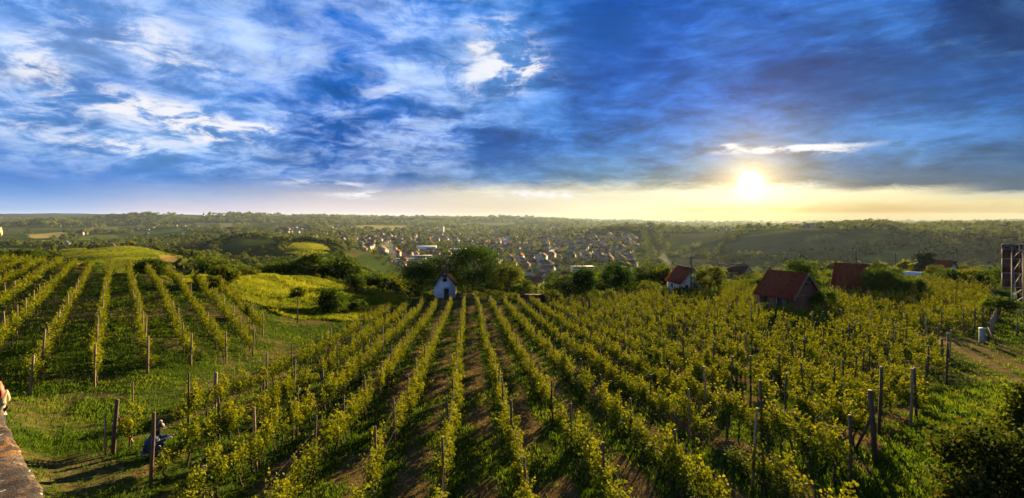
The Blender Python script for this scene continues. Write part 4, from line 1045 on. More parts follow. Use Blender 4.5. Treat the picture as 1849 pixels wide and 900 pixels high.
# low scrub along the brow so that the vineyards end in growth, not in a clean edge
def scrub(px0, px1, d0, d1, n, seed):
    rg = np.random.default_rng(seed)
    px = rg.uniform(px0, px1, n); d = rg.uniform(d0, d1, n); x = (px - CX) / F * d
    k = (rg.random(n) < sstep(fbm(x / 6, d / 6, 3), .36, .6)) & ~inpoly(x, d, VY1) & ~inpoly(x, d, VY2) & ~inpoly(x, d, MEADOW)
    for h_, rad_ in HOLES[:4]: k &= np.hypot(x - h_.x, d - h_.y) > rad_ * .8
    return x[k], d[k]
sx, sy = zip(*[scrub(-60, 330, 92, 112, 260, 1), scrub(330, 720, 100, 118, 300, 2), scrub(720, 1200, 98, 118, 240, 3), scrub(1140, 1860, 98, 140, 620, 4), scrub(1250, 1370, 84, 104, 70, 5)])
sx, sy = np.concatenate(sx), np.concatenate(sy); sz = zt(sx, sy)
rg = np.random.default_rng(9); sr = rg.uniform(.5, 1.3, len(sx)); ci = np.repeat(np.arange(len(sx)), 90)
v = rg.normal(size=(len(ci), 3)); v /= np.linalg.norm(v, axis=1)[:, None]
C = np.stack([sx[ci] + v[:, 0] * sr[ci], sy[ci] + v[:, 1] * sr[ci], sz[ci] + np.abs(v[:, 2]) * sr[ci] * 1.1], 1) + rg.normal(size=(len(ci), 3)) * .1
V, Fq = leaves4(C, .32 * rg.uniform(.6, 1.3, len(ci)), .3, .75, rg)
sc_ = mesh_obj('brow_undergrowth', V, [Fq], M['pale_leaf'], attrs={'tint': np.repeat(np.clip(rg.uniform(.1, .9, len(sx))[ci] + rg.normal(size=len(ci)) * .12, 0, 1), 4)})
tag(sc_, kind='stuff')

# ------------------------------------------------------------------ houses
def gable_house(name, loc, rz, L, W, wall_h, roof_h, wallm, roofm, label, cat='house', group=None, over=.35, rt=.16, link=True):
    """gables face local +X and -X. Parts: wall, roof"""
    e = empty(name, loc, rz)
    b = MB(); l, w = L / 2, W / 2
    V = [(-l, -w, -.8), (l, -w, -.8), (l, w, -.8), (-l, w, -.8), (-l, -w, wall_h), (l, -w, wall_h), (l, w, wall_h), (-l, w, wall_h), (-l, 0, wall_h + roof_h - .05), (l, 0, wall_h + roof_h - .05)]
    b.add(V, [np.array([(0, 1, 5, 4), (2, 3, 7, 6), (0, 3, 2, 1)]), np.array([(1, 2, 6, 9, 5)]), np.array([(3, 0, 4, 8, 7)]), np.array([(4, 5, 9, 8), (6, 7, 8, 9)])])
    o = b.build('wall', M[wallm], e); reg(e, o)
    b = MB(); lo = l + over; sl = roof_h / w; ov = over
    for sg in (-1, 1):
        y0, z0 = sg * (w + ov), wall_h - ov * sl
        za = wall_h + roof_h
        V = [(-lo, y0, z0), (lo, y0, z0), (lo, 0, za), (-lo, 0, za), (-lo, y0, z0 + rt), (lo, y0, z0 + rt), (lo, 0, za + rt), (-lo, 0, za + rt)]
        b.add(V, [np.array([(0, 1, 2, 3), (4, 7, 6, 5), (0, 4, 5, 1), (0, 3, 7, 4), (1, 5, 6, 2)])])
    o = b.build('roof', M[roofm], e); reg(e, o)
    return tag(e, label, cat, group)
def opening(e, name, side, u, z, w, h, L, W, m='dark', frame=None, fm='white_paint', depth=.06):
    """a window or door on one side of a house (side: X+, X-, Y+, Y-); u along the wall, z its lower edge"""
    b = MB()
    ax = side[0]; s = 1 if side[1] == '+' else -1
    def bx(cu, cz, su, sz, dep, off):
        if ax == 'X': return b.box((s * (L / 2 + off), cu, cz), (dep, su, sz))
        return b.box((cu, s * (W / 2 + off), cz), (su, dep, sz))
    bx(u, z + h / 2, w, h, depth, .01)
    o = b.build(name, M[m], e); reg(e, o)
    if frame:
        b = MB(); t = frame
        for cu, cz, su, sz in ((u, z + h + t / 2, w + 2 * t, t), (u, z - t / 2, w + 2 * t + .1, t), (u - w / 2 - t / 2, z + h / 2, t, h), (u + w / 2 + t / 2, z + h / 2, t, h)):
            bx(cu, cz, su, sz, depth + .05, .02)
        f = b.build('frame', M[fm], o); reg(o, f)
    return o
# white cottage at the end of the rows: gable with door and attic window towards the camera
c = P(804, 103.5)
cot = gable_house('white_cottage', c, R(-90 + 3), 4.8, 4.1, 2.9, 2.6, 'plaster', 'brown_tile', 'little whitewashed cottage with steep gable, dark door and attic window', 'cottage', over=.28)
opening(cot, 'door', 'X+', .42, 0.0, .95, 2.05, 4.8, 4.1, 'door_wood')
opening(cot, 'window', 'X+', .10, 3.55, .70, 1.15, 4.8, 4.1, 'dark', .08, 'door_wood')
o = MB().box((2.62, .42, 2.26), (.5, 1.3, .12)).build('door_canopy', M['grey_plaster'], cot); reg(cot, o)
o = MB().box((-1.2, .25, 5.55), (.5, .5, 1.3)).box((-1.2, .25, 6.24), (.6, .6, .1)).build('chimney', M['brick'], cot); reg(cot, o)
o = MB().box((2.405, 0, .12), (.06, 4.16, .5)).build('plinth', M['concrete'], cot); reg(cot, o)
b = MB()
for sg in (-1, 1):
    b.beam((2.72, sg * 2.34, 2.55), (2.72, 0, 5.52), .07, .2)
o = b.build('barge_board', M['door_wood'], cot); reg(cot, o)
# woodpile against its sunny side
b = MB(); rgw = np.random.default_rng(3)
for i in range(16):
    for j in range(4):
        y0 = -1.9 + i * .24 + (j % 2) * .1; b.tube([(-.5 + rgw.normal() * .04, y0, .12 + j * .21), (.5 + rgw.normal() * .04, y0, .12 + j * .21)], .105, 7)
o = b.build('firewood_stack', M['dark_wood']); o.location = P(840, 102.5); o.rotation_euler = (0, 0, R(80))
tag(o, 'low stack of dark firewood logs beside the white cottage', 'woodpile')
# raw brick house
bc = P(1422, 64.5)
bh = gable_house('brick_house', bc, R(-68.6), 5.2, 4.3, 2.25, 2.5, 'brick', 'red_tile', 'unplastered red brick house with broad red tiled roof among the vines', over=.4)
opening(bh, 'window', 'Y-', -1.6, .9, 1.1, .95, 5.2, 4.3, 'dark', .07, 'dark_wood')
opening(bh, 'door', 'Y-', .5, 0.0, 1.0, 2.0, 5.2, 4.3, 'dark')
opening(bh, 'door', 'Y-', 1.9, 0.0, .9, 2.0, 5.2, 4.3, 'door_wood')
opening(bh, 'window', 'X+', 0, 3.5, .8, .3, 5.2, 4.3, 'dark')
o = MB().box((2.63, 0, 2.25), (.12, 4.36, .18)).build('concrete_ring_beam', M['post_wood'], bh); reg(bh, o)
b = MB()
for sg in (-1, 1): b.beam((3.02, sg * 2.5, 1.84), (3.02, 0, 4.84), .06, .22)
o = b.build('barge_board', M['post_wood'], bh); reg(bh, o)
b = MB().box((2.66, 0, 3.85), (.10, 1.7, .14)); o = b.build('tie_beam', M['post_wood'], bh); reg(bh, o)
for k, xx in enumerate((-2.45, 2.4)):
    o = MB().box((xx, -2.4, .7), (.14, .14, 2.6)).build('porch_post', M['post_wood' if k == 0 else 'dark_wood'], bh); reg(bh, o)
# steep roofed house
sc2 = P(1538, 85)
sh = gable_house('steep_roof_house', sc2, R(-47), 4.5, 4.3, .9, 4.0, 'cream_plaster', 'red_tile', 'narrow house whose steep red roof nearly reaches the ground', over=.3)
opening(sh, 'window', 'X+', 0, 1.3, .8, 1.0, 4.5, 4.3, 'dark', .08)
opening(sh, 'window', 'Y-', -1.2, .2, .6, .5, 4.5, 4.3, 'dark')
o = MB().box((1.0, .15, 5.0), (.4, .4, .9)).build('chimney', M['brick'], sh); reg(sh, o)
# house with the utility pole
hc = P(1237, 95)
ph_ = gable_house('pole_house', hc, R(-79), 5.2, 4.5, 2.2, 2.4, 'cream_plaster', 'red_tile', 'small pale house with warm red roof behind the utility pole', over=.35)
opening(ph_, 'door', 'X+', .5, 0.0, .9, 1.95, 5.2, 4.5, 'door_wood')
opening(ph_, 'window', 'X+', -1.2, .9, .7, .8, 5.2, 4.5, 'dark', .06)
opening(ph_, 'window', 'Y-', -.6, .8, .8, .8, 5.2, 4.5, 'dark', .06)
# smaller ones seen over the vines and on the slopes
def small(px, d, rz, L, W, wh, rh, wm, rm, label, win=True, name='small_house', cat='house'):
    e = gable_house(name, P(px, d), R(rz), L, W, wh, rh, wm, rm, label, cat)
    if win:
        opening(e, 'window', 'X+', 0, wh * .45, .9, .9, L, W, 'dark'); opening(e, 'window', 'Y-', -L * .2, wh * .4, .9, .9, L, W, 'dark'); opening(e, 'door', 'Y-', L * .2, 0, .9, 1.9, L, W, 'door_wood')
    return e
small(1707, 124, -75, 3.6, 3.0, 1.5, 1.9, 'plaster', 'red_tile', 'tiny hut with red roof and white gable behind the orchard trees', name='vineyard_hut', cat='hut')
small(1335, 128, -60, 4.6, 3.6, 1.6, 2.0, 'grey_plaster', 'brown_tile', 'tiny hut with dark brown roof and pale gable beyond the vines', name='vineyard_hut', cat='hut')
small(1303, 150, -40, 5.0, 4.0, 1.5, 1.9, 'cream_plaster', 'orange_tile', 'tiny hut with pale orange roof on the brow', name='vineyard_hut', cat='hut')
small(50, 118, -30, 4.4, 3.6, 2.0, 1.8, 'plaster', 'orange_tile', 'white hut with orange roof between the dark trees behind the plateau rows', name='vineyard_hut', cat='hut')
small(139, 104, -70, 2.6, 2.2, 1.5, 1.1, 'plaster', 'orange_tile', 'very small white hut below the bright field hill', False, name='vineyard_hut', cat='hut')
small(203, 350, -55, 5.6, 4.2, 1.8, 2.0, 'cream_plaster', 'orange_tile', 'orange roofed farmhouse on top of the bright field hill')
small(168, 372, -40, 6.0, 4.0, 1.8, 1.8, 'pink_plaster', 'red_tile', 'red roofed barn on the far shoulder of the bright field hill', name='barn', cat='barn')
small(190, 620, -30, 11, 8, 4, 3.5, 'town_white', 'grey_tile', 'white farmhouse in the trees behind the bright field hill')
small(120, 760, -60, 12, 9, 5, 4, 'town_white', 'grey_tile', 'tall grey roofed farmhouse in the valley beyond the field hill')
small(165, 800, -10, 18, 9, 4, 3, 'town_white', 'grey_tile', 'long white farm building in the valley beyond the field hill', name='farm_building')
small(962, 282, -20, 12, 9, 4, 4.2, 'grey_plaster', 'red_tile', 'red roofed house nearest below the vineyard with brown walls')
small(978, 300, -70, 9, 8, 6, 4, 'plaster', 'orange_tile', 'tall white gabled house among red roofs below the vineyard')
small(1003, 305, -35, 13, 9, 4, 4.5, 'pink_plaster', 'red_tile', 'wide salmon house with red hipped-looking roof below the vineyard')
small(1016, 330, -60, 11, 9, 4, 4.5, 'cream_plaster', 'brown_tile', 'cream house with brown roof behind the salmon house')
small(1035, 320, -20, 10, 8, 4, 4, 'grey_plaster', 'red_tile', 'grey walled house with red roof beside the dark tree pair')
small(1080, 330, -50, 12, 9, 4, 4, 'grey_plaster', 'brown_tile', 'brown roofed house between the crowns of the dark tree pair')
small(1150, 300, -25, 12, 9, 3, 4, 'grey_plaster', 'brown_tile', 'brown roofed house in the shaded valley past the tree pair')
small(1192, 330, -60, 12, 9, 3.5, 4, 'grey_plaster', 'red_tile', 'shaded red roofed house behind the small pale house')
# low stone shed with a flat top at the vineyard end
e = empty('flat_shed', P(963, 96), R(-6)); o = MB().box((0, 0, .35), (4.8, 1.6, 1.3)).build('wall', M['bark'], e)
o = MB().box((0, 0, 1.06), (5.2, 2.0, .12)).build('roof', M['brown_tile'], e); o = MB().box((1.2, -.81, .3), (.7, .06, .9)).build('door', M['dark'], e)
tag(e, 'low dark flat-topped shed at the end of the rows', 'shed')
# greenhouse tunnel
e = empty('polytunnel', P(1632, 112), R(-40)); b = MB(); a = np.linspace(0, math.pi, 9)
pts = [(-3 + 6 * i / 6, 1.5 * math.cos(t), 1.5 * math.sin(t)) for i in range(7) for t in a]
b.add(pts, [np.array([(i * 9 + j, i * 9 + j + 1, (i + 1) * 9 + j + 1, (i + 1) * 9 + j) for i in range(6) for j in range(8)])]); b.build('cover', M['grey_plaster'], e)
b = MB()
for i in range(4): b.tube([(-3 + 2 * i, 1.52 * math.cos(t), 1.52 * math.sin(t)) for t in a], .03, 5)
b.build('hoop', M['steel'], e); tag(e, 'small pale polytunnel beyond the round dark shrub', 'greenhouse')

# ------------------------------------------------------------------ the town
WALLS = ['town_white', 'town_cream', 'town_white', 'town_salmon', 'town_white', 'town_cream']
ROOFS = ['orange_tile', 'red_tile', 'brown_tile', 'orange_tile', 'red_tile', 'grey_tile']
WN = {'town_white': 'white', 'town_cream': 'cream', 'town_salmon': 'salmon'}
RN = {'orange_tile': 'orange', 'red_tile': 'red', 'brown_tile': 'brown', 'grey_tile': 'grey'}
TP = []
for i, (wm, rm) in enumerate(zip(WALLS, ROOFS)):
    e = gable_house('t', (0, 0, 0), 0, 11 + i % 3, 9, 6.2 if i % 2 else 5.4, 3.0, wm, rm, '', over=.5, rt=.25)
    ch = CH[e.name]
    opening(e, 'window', 'X+', 0, 1.6, 2.4, 1.2, 11 + i % 3, 9); opening(e, 'window', 'Y-', 0, 1.6, 6.0, 1.1, 11 + i % 3, 9)
    TP.append(([(c_.name.split('.')[0], c_.data) for c_ in CH[e.name]], wm, rm))
    for c_ in CH[e.name]: bpy.data.objects.remove(c_)
    CH.pop(e.name); bpy.data.objects.remove(e)
rgh = np.random.default_rng(15)
zones = [  # photo column range, depth range, how many, name
    (846, 1140, 520, 1150, 330, 'the town centre below the cottage'), (650, 850, 540, 860, 120, 'the near quarter by the factory'), (560, 760, 950, 1350, 110, 'the ridge street above the factory'),
    (480, 640, 1400, 2000, 60, 'the far ridge village'), (700, 1080, 1000, 2400, 320, 'the town outskirts towards the plain'), (1040, 1150, 700, 1150, 45, 'the suburb under the wooded ridge'),
    (1390, 1480, 920, 1050, 6, 'the shaded hilltop'), (1600, 1720, 960, 1060, 12, 'the shaded hilltop'), (1720, 1849, 760, 860, 14, 'the hill road near the billboard'), (100, 420, 1300, 2000, 22, 'the farm valley'), (1240, 1420, 1150, 1300, 6, 'the wooded ridge'), (860, 1130, 430, 540, 26, 'the near foot of the town')]
cand = []
for (a, b2, d0, d1, n, nm) in zones:
    m = 0; tries = 0
    while m < n and tries < n * 12:
        tries += 1
        px = rgh.uniform(a, b2); d = math.exp(rgh.uniform(math.log(d0), math.log(d1))); x = (px - CX) / F * d
        if vnoise(np.array([x / 75.]), np.array([d / 75.]))[0] < .33: continue
        if any(abs(x - q[0]) < 15 and abs(d - q[1]) < 23 for q in cand): continue
        if fieldclear(np.array([x]), np.array([d]))[0]: continue
        cand.append((x, d, px, nm)); m += 1
cand = [(x, d, px, nm, float(zt(x, d))) for x, d, px, nm in cand]
cand = [q for q in cand if sees(q[0], q[1], q[4] + 5)]
cand.sort(key=lambda q: q[1])
grid_ang = 0.35
stuffb = {}
for i, (x, d, px, nm, z_) in enumerate(cand):
    k = int(rgh.integers(0, 6)); parts, wm, rm = TP[k]
    ang_ = grid_ang + rgh.choice([0, math.pi / 2]) + 1.2 * fbm(np.array([x / 160.]), np.array([d / 160.]), 2)[0] + rgh.normal() * .25; s = rgh.choice([.6, .7, .8, .85, 1.05]) * rgh.uniform(.9, 1.1)
    if i < 285:
        e = empty('town_house', (x, d, z_), ang_); e.scale = (s, s, s)
        for pn, dt in parts:
            if pn == 'window' and d > 800: continue
            o = bpy.data.objects.new(pn, dt); COL.objects.link(o); o.parent = e
        lb = f'{WN[wm]} house with {RN[rm]} gabled roof in {nm}'
        tag(e, lb, 'house', f'{WN[wm]} houses with {RN[rm]} roofs in {nm}')
    else:
        for pn, dt in parts:
            if pn == 'window': continue
            V = np.zeros(len(dt.vertices) * 3, np.float32); dt.vertices.foreach_get('co', V); V = V.reshape(-1, 3) * s
            ca, sa = math.cos(ang_), math.sin(ang_)
            V = np.stack([x + V[:, 0] * ca - V[:, 1] * sa, d + V[:, 0] * sa + V[:, 1] * ca, z_ + V[:, 2]], 1)
            mb = stuffb.setdefault(dt.materials[0].name, (MB(), dt.materials[0]))[0]
            mb.add(V, [np.array([list(p.vertices)]) for p in dt.polygons])
Vs, Fs, mi, ml, off = [], {}, [], [], 0
for nm_, (mb, mt) in stuffb.items():
    ml.append(mt)
if stuffb:
    allV = []; faces = {}; mats_of = {}
    off = 0
    for j, (nm_, (mb, mt)) in enumerate(stuffb.items()):
        allV.append(np.concatenate(mb.V))
        for kf, v in mb.F.items():
            if v:
                f = np.concatenate(v) + off; faces.setdefault(kf, []).append(f); mats_of.setdefault(kf, []).append(np.full(len(f), j))
        off += mb.n
    o = mesh_obj('distant_town', np.concatenate(allV), [np.concatenate(v) for v in faces.values()], ml, np.concatenate([np.concatenate(v) for v in mats_of.values()]))
    tag(o, kind='stuff')
print('town', len(cand))
# large buildings of the town
def block(px, d, rz, L, W, H, wm, label, name, roofm='grey_tile', rows=0, cat='building', flat=True):
    e = empty(name, P(px, d), R(rz)); MB().box((0, 0, H / 2 - 1), (L, W, H + 2)).build('wall', M[wm], e)
    if flat: MB().box((0, 0, H + .35), (L + .8, W + .8, .7)).build('roof', M[roofm], e)
    for r_ in range(rows):
        MB().box((0, -W / 2 - .03, 2.0 + r_ * 3.0), (L * .88, .12, 1.3)).build('window_band', M['dark'], e)
    return tag(e, label, cat)
block(735, 640, 12, 40, 14, 5, 'cream_plaster', 'long pale factory hall at the field edge by the smoke', 'factory_hall', 'steel', 1)
block(757, 700, 20, 34, 14, 5, 'cream_plaster', 'second pale factory hall behind the long one', 'factory_hall', 'steel', 1)
block(770, 900, 6, 34, 18, 7, 'plaster', 'bright metal roofed warehouse behind the factory halls', 'warehouse', 'white_paint', 1)
block(826, 920, -5, 30, 14, 5, 'cream_plaster', 'flat pale warehouse in the middle of the town', 'warehouse', 'white_paint', 1)
block(797, 1650, 0, 15, 14, 26, 'cream_plaster', 'pale tower block standing over the far town', 'tower_block', 'concrete', 6)
block(782, 1600, 10, 60, 14, 12, 'cream_plaster', 'long pale apartment block below the tower block', 'apartment_block', 'concrete', 3)
block(1052, 520, 8, 22, 10, 5, 'cream_plaster', 'long pale terrace beside the suburb gardens', 'terrace_building', 'concrete', 2)
block(1174, 1350, 5, 16, 12, 16, 'cream_plaster', 'pale block on the wooded ridge', 'apartment_block', 'concrete', 4)
e = empty('church', P(917, 1120), R(20)); MB().box((0, 0, 9), (7, 7, 22)).build('tower', M['cream_plaster'], e)
MB().box((0, 0, 26), (7.4, 7.4, 12), None, .05).build('spire', M['grey_tile'], e); MB().box((0, 14, 5), (11, 22, 12)).build('nave', M['cream_plaster'], e); tag(e, 'pale church with square tower and pointed spire in the town', 'church')
e = empty('church', P(368, 3300), R(0)); MB().box((0, 0, 8), (9, 9, 24)).build('tower', M['cream_plaster'], e); MB().box((0, 0, 30), (9.4, 9.4, 20), None, .05).build('spire', M['grey_tile'], e)
MB().box((0, 16, 6), (16, 24, 14)).build('nave', M['cream_plaster'], e); tag(e, 'tiny distant church with pointed spire on the skyline ridge', 'church')
# pale road through the town
def ribbon(pts, wd, name, m, lift=.15, sub=14):
    pts = np.array([tuple(p) for p in pts]); L = []
    for p, q in zip(pts[:-1], pts[1:]):
        for t in np.linspace(0, 1, sub, endpoint=False): L.append(p * (1 - t) + q * t)
    L.append(pts[-1]); L = np.array(L); tn = np.gradient(L[:, :2], axis=0); tn /= np.linalg.norm(tn, axis=1)[:, None]; nn = np.stack([-tn[:, 1], tn[:, 0]], 1)
    rowsv = []
    for sg in (-1, -.33, .33, 1):
        xy = L[:, :2] + nn * wd / 2 * sg; rowsv.append(np.stack([xy[:, 0], xy[:, 1], zt(xy[:, 0], xy[:, 1]) + lift], 1))
    n = len(L); f = [(k * n + i, k * n + i + 1, (k + 1) * n + i + 1, (k + 1) * n + i) for k in range(3) for i in range(n - 1)]
    o = mesh_obj(name, np.concatenate(rowsv), [np.array(f)[:, ::-1]], m); return tag(o, kind='structure')
ribbon(TOWN_ROAD, 9, 'road', M['asphalt'], .8)

# smoke rising from the gardens of the town
def smoke(px, d, h, w0, w1, dens, label, lean):
    rg = np.random.default_rng(int(px)); b = MB()
    p0 = P(px, d); n = 9
    b.tube([(lean * (i / 8) ** 1.4 + rg.normal() * w0 * .3, rg.normal() * w0 * .3, h * i / 8) for i in range(n)], [w0 + (w1 - w0) * (i / 8) ** .8 * rg.uniform(.8, 1.2) for i in range(n)], 10)
    m, t, out = mat('smoke'); v = t.new('ShaderNodeVolumePrincipled'); v.inputs['Color'].default_value = (.9, .9, .9, 1); v.inputs['Density'].default_value = dens; v.inputs['Anisotropy'].default_value = .3
    t.l.new(v.outputs[0], out.inputs['Volume']); o = b.build('smoke_plume', m); o.location = p0; return tag(o, label, 'smoke', kind='stuff')
smoke(716, 600, 26, 1.0, 8, .004, 'thin white smoke plume drifting over the factory', -14)
smoke(1212, 640, 20, 1.0, 5, .005, 'faint smoke wisp in the shaded valley', -12)

# ------------------------------------------------------------------ poles, wires, billboard, fence
def pole(px, d, h, label, r0=.13, m='dark_wood', arms=1):
    e = empty('utility_pole', P(px, d)); MB().tube([(0, 0, -.5), (0, 0, h * .5), (0, 0, h)], [r0, r0 * .85, r0 * .65], 8).build('shaft', M[m], e)
    b = MB()
    b.box((0, 0, h - .35), (.8, .1, .1)); b.build('crossarm', M['dark_wood'], e)
    for sx_ in (-.33, .33):
        MB().tube([(sx_, 0, h - .3), (sx_, 0, h - .08)], [.05, .04], 6).build('insulator', M['white_paint'], e)
    return tag(e, label, 'utility pole'), P(px, d) + Vector((0, 0, h - .1))
def wire(a, b, sag, label, name='overhead_wire', r_=.03):
    a, b = Vector(a), Vector(b); pts = []
    for i in range(15):
        t = i / 14; q = a.lerp(b, t); q.z -= sag * 4 * t * (1 - t); pts.append(tuple(q))
    o = MB().tube(pts, r_, 4).build(name, M['wire']); return tag(o, label, 'wire')
_, a1 = pole(1248, 86, 7.0, 'tall wooden utility pole standing before the small pale house', .14, 'dark_wood')
_, a2 = pole(1445, 116, 5.6, 'slim utility pole rising over the tree behind the brick house')
_, a3 = pole(1546, 122, 6.2, 'slim utility pole behind the steep red roofed house')
_, a4 = pole(1617, 130, 5.2, 'short utility pole past the steep red roofed house')
wire(a1, a2, 2.2, 'wire sagging from the tall wooden pole towards the brick house tree'); wire(a2, a3, 1.6, 'wire between the two slim poles behind the houses'); wire(a3, a4, .8, 'wire leading on to the short utility pole')
wire(a1 + Vector((.3, 0, -.3)), Vector(P(1335, 128)) + Vector((0, 0, 4.2)), 1.6, 'second wire drooping from the tall wooden pole to the brown roofed hut')
# billboard seen from behind
e = empty('billboard', P(1845, 61.5), R(-14)); W0, W1 = -1.95, 7.0; zb, zt_ = 3.2, 8.5
for i in range(5):
    x0 = W0 + (W1 - W0) * i / 5
    for j in range(3):
        MB().box((x0 + .895, .16, zb + .88 + j * 1.77), (1.76, .05, 1.74)).build('panel', M['rust'], e)
for i, xx in enumerate((-1.05, 0.1, 3.2, 4.4)):
    MB().beam((xx, -.12, -.6), (xx, -.12, zt_ - .2), .10).build('post', M['steel'], e)
    MB().beam((xx, -1.5, -.6), (xx, -.2, 6.0), .07).build('strut', M['steel'], e)
b = MB()
for z_ in (zb + .05, zb + 1.77, zb + 3.5, zt_ - .65, zt_ - .05): b.beam((W0, 0, z_), (W1, 0, z_), .09)
b.build('cross_rails', M['steel'], e)
b = MB()
for i in range(9):
    x0 = W0 + (W1 - W0) * i / 9; x1 = W0 + (W1 - W0) * (i + 1) / 9
    b.beam((x0, -.06, zt_ - .65), ((x0 + x1) / 2, -.06, zt_ - .05), .06); b.beam(((x0 + x1) / 2, -.06, zt_ - .05), (x1, -.06, zt_ - .65), .06)
    for z0_, z1_ in ((zb, zb + 1.77), (zb + 1.77, zb + 3.5), (zb + 3.5, zt_ - .65)): b.beam((x0, .02, z0_), (x1, .02, z1_) if i % 2 else (x0, .02, z1_), .06)
b.build('lattice', M['steel'], e)
b = MB()
for xx in (-1.05, .1, 3.2, 4.4):
    for z0_ in (.2, 1.2, 2.2): b.beam((xx, -.14, z0_), (xx + (1.15 if xx in (-1.05, 3.2) else -1.15), -.14, z0_ + 1.0), .05)
    for z0_ in np.arange(.4, 5.6, 1.0): b.beam((xx, -.14, z0_), (xx, -1.36 + z0_ * .19, z0_ + .5), .045)
b.build('brace', M['steel'], e)
tag(e, 'back of a rusty billboard on a galvanised lattice frame at the slope edge', 'billboard')
# white marker post and the wire fence
e = empty('marker_post', P(1773, 43.2)); MB().box((0, 0, .45), (.30, .30, 1.5)).build('shaft', M['concrete'], e); MB().box((0, 0, 1.24), (.34, .34, .08), None, .75).build('cap', M['white_paint'], e)
tag(e, 'thick square white concrete post beside the dirt track', 'post')
fpos = [P(1784.5, 43.8), P(1789, 46), P(1792, 48.4), P(1795, 51), P(1798, 53.6), P(1801, 56.4)]
e = empty('wire_fence', fpos[0])
for i, p in enumerate(fpos):
    q = p - fpos[0]; MB().tube([tuple(q + Vector((0, 0, -.3))), tuple(q + Vector((.02, 0, 1.65)))], [.085, .075], 7).build('post', M['dark_wood' if i == 0 else 'post_wood'], e)
for z_ in (.4, .8, 1.2, 1.5):
    MB().tube([tuple(p - fpos[0] + Vector((0, 0, z_))) for p in fpos], .014, 4).build('wire', M['wire'], e)
MB().beam(tuple(Vector((0, 0, 1.3))), tuple(P(1799, 42.6) - fpos[0] + Vector((0, 0, 0))), .09).build('brace', M['dark_wood'], e)
tag(e, 'wire fence of sunlit wooden posts climbing beside the dirt track', 'fence')
o = bpy.data.objects.new('fence_post', PP[1]); COL.objects.link(o); o.location = P(1836, 46.5); o.scale = (1, 1, .8); tag(o, 'single dark post standing alone in the grass under the billboard', 'post')
# braces of the row ends
def brace(p, q, label, m='dark_wood', r_=.05, name='brace_pole'):
    o = MB().tube([tuple(p), tuple((Vector(p) + Vector(q)) / 2), tuple(q)], [r_, r_ * .9, r_ * .8], 7).build(name, M[m]); return tag(o, label, 'brace')
def lean_post(px, py, top, label, m='dark_wood', r_=.07):
    g = at(px, py); h = Vector(((top[0] - CX) / F * g.y, g.y, (HY - top[1]) / F * g.y)); o = MB().tube([tuple(g - Vector((0, 0, .3))), tuple(g.lerp(h, .5)), tuple(h)], [r_, r_ * .95, r_ * .85], 8).build('vineyard_post', M[m])
    tag(o, label, 'post'); return g, h
g1, h1 = lean_post(203, 822, (212, 722), 'tall leaning post at the corner of the rows, above the crouching person')
brace(h1.lerp(g1, .25), at(240, 800), 'diagonal brace leaning on the tall corner post', 'post_wood', .045)
g2, h2 = lean_post(190, 826, (190, 746), 'thin pale stake beside the tall corner post', 'post_wood', .03)
g3, h3 = lean_post(280, 812, (290, 760), 'slanted thick post right over the crouching person', 'post_wood', .075)
g4, h4 = lean_post(240, 733, (240, 690), 'thin grey stake standing in open grass', 'post_wood', .025)
g5, h5 = lean_post(387, 738, (390, 673), 'thick grey post where a cordon wire starts', 'post_wood', .09)
g6, h6 = lean_post(362, 912, (368, 842), 'thick brown post at the bottom row end, plank leaning on it', 'post_wood', .09)
brace(h6.lerp(g6, .35), at(384, 900), 'pale plank leaning on the brown bottom post', 'post_wood', .04, 'plank')
g7, h7 = lean_post(1582, 838, (1571, 705), 'tallest dark post at the shaded row end', 'dark_wood', .08)
brace(h7.lerp(g7, .35), at(1545, 812), 'crooked brace against the tallest dark post')
g8, h8 = lean_post(1700, 672, (1701, 612), 'dark end post by the dirt track bend'); brace(h8.lerp(g8, .3), at(1690, 650), 'brace of the end post by the dirt track bend')
g9, h9 = lean_post(1655, 735, (1651, 690), 'dark post at the row ends above the long shadows')
wire(at(352, 757) + Vector((0, 0, .6)), at(470, 705) + Vector((0, 0, 1.0)), .25, 'bare dry cane tied along a wire on the low row', 'dry_cane', .022)
wire(h5.lerp(g5, .2), at(300, 730) + Vector((0, 0, .2)), .1, 'anchor wire from the thick grey post', 'anchor_wire', .008)

# ------------------------------------------------------------------ lichen wall, terrace and people
A, B_ = Vector((-4.82, 5.31, -2.9)), Vector((-9.99, 9.62, -2.9))
dirv = (B_ - A).normalized(); e = empty('parapet_wall', A - dirv * 1.6); e.rotation_euler = (0, 0, math.atan2(dirv.y, dirv.x))
Ltot = (B_ - A).length + 1.6
rgs = np.random.default_rng(8); seg = 0.0
nu, nv = 150, 16
us = np.linspace(0, Ltot, nu); V = []
for u in us:
    for j in range(nv):
        t = j / (nv - 1); prof_y = [(0.0, -.22), (0.0, -.03), (.07, 0.0), (.48, 0.0), (.55, -.03), (.55, -.22)]
        s_ = t * 5; k = min(int(s_), 4); f_ = s_ - k
        yy = prof_y[k][0] * (1 - f_) + prof_y[k + 1][0] * f_; zz_ = prof_y[k][1] * (1 - f_) + prof_y[k + 1][1] * f_
        V.append((u, yy, zz_))
V = np.array(V); nzv = fbm(V[:, 0] * 5 + 3, V[:, 1] * 7 + V[:, 2] * 5 + 8, 4) - .5
V[:, 2] += nzv * .055; V[:, 1] += (fbm(V[:, 0] * 4 + 30, V[:, 2] * 6 + V[:, 1] * 3, 4) - .5) * .05
joint = np.abs((V[:, 0] + .3) % 1.1 - .55) > .535; V[joint, 2] -= .02
ids = np.arange(nu * nv).reshape(nu, nv)
cf = np.stack([ids[:-1, :-1].ravel(), ids[1:, :-1].ravel(), ids[1:, 1:].ravel(), ids[:-1, 1:].ravel()], 1)
mesh_obj('coping', V, [cf], M['lichen'], parent=e, smooth=True)
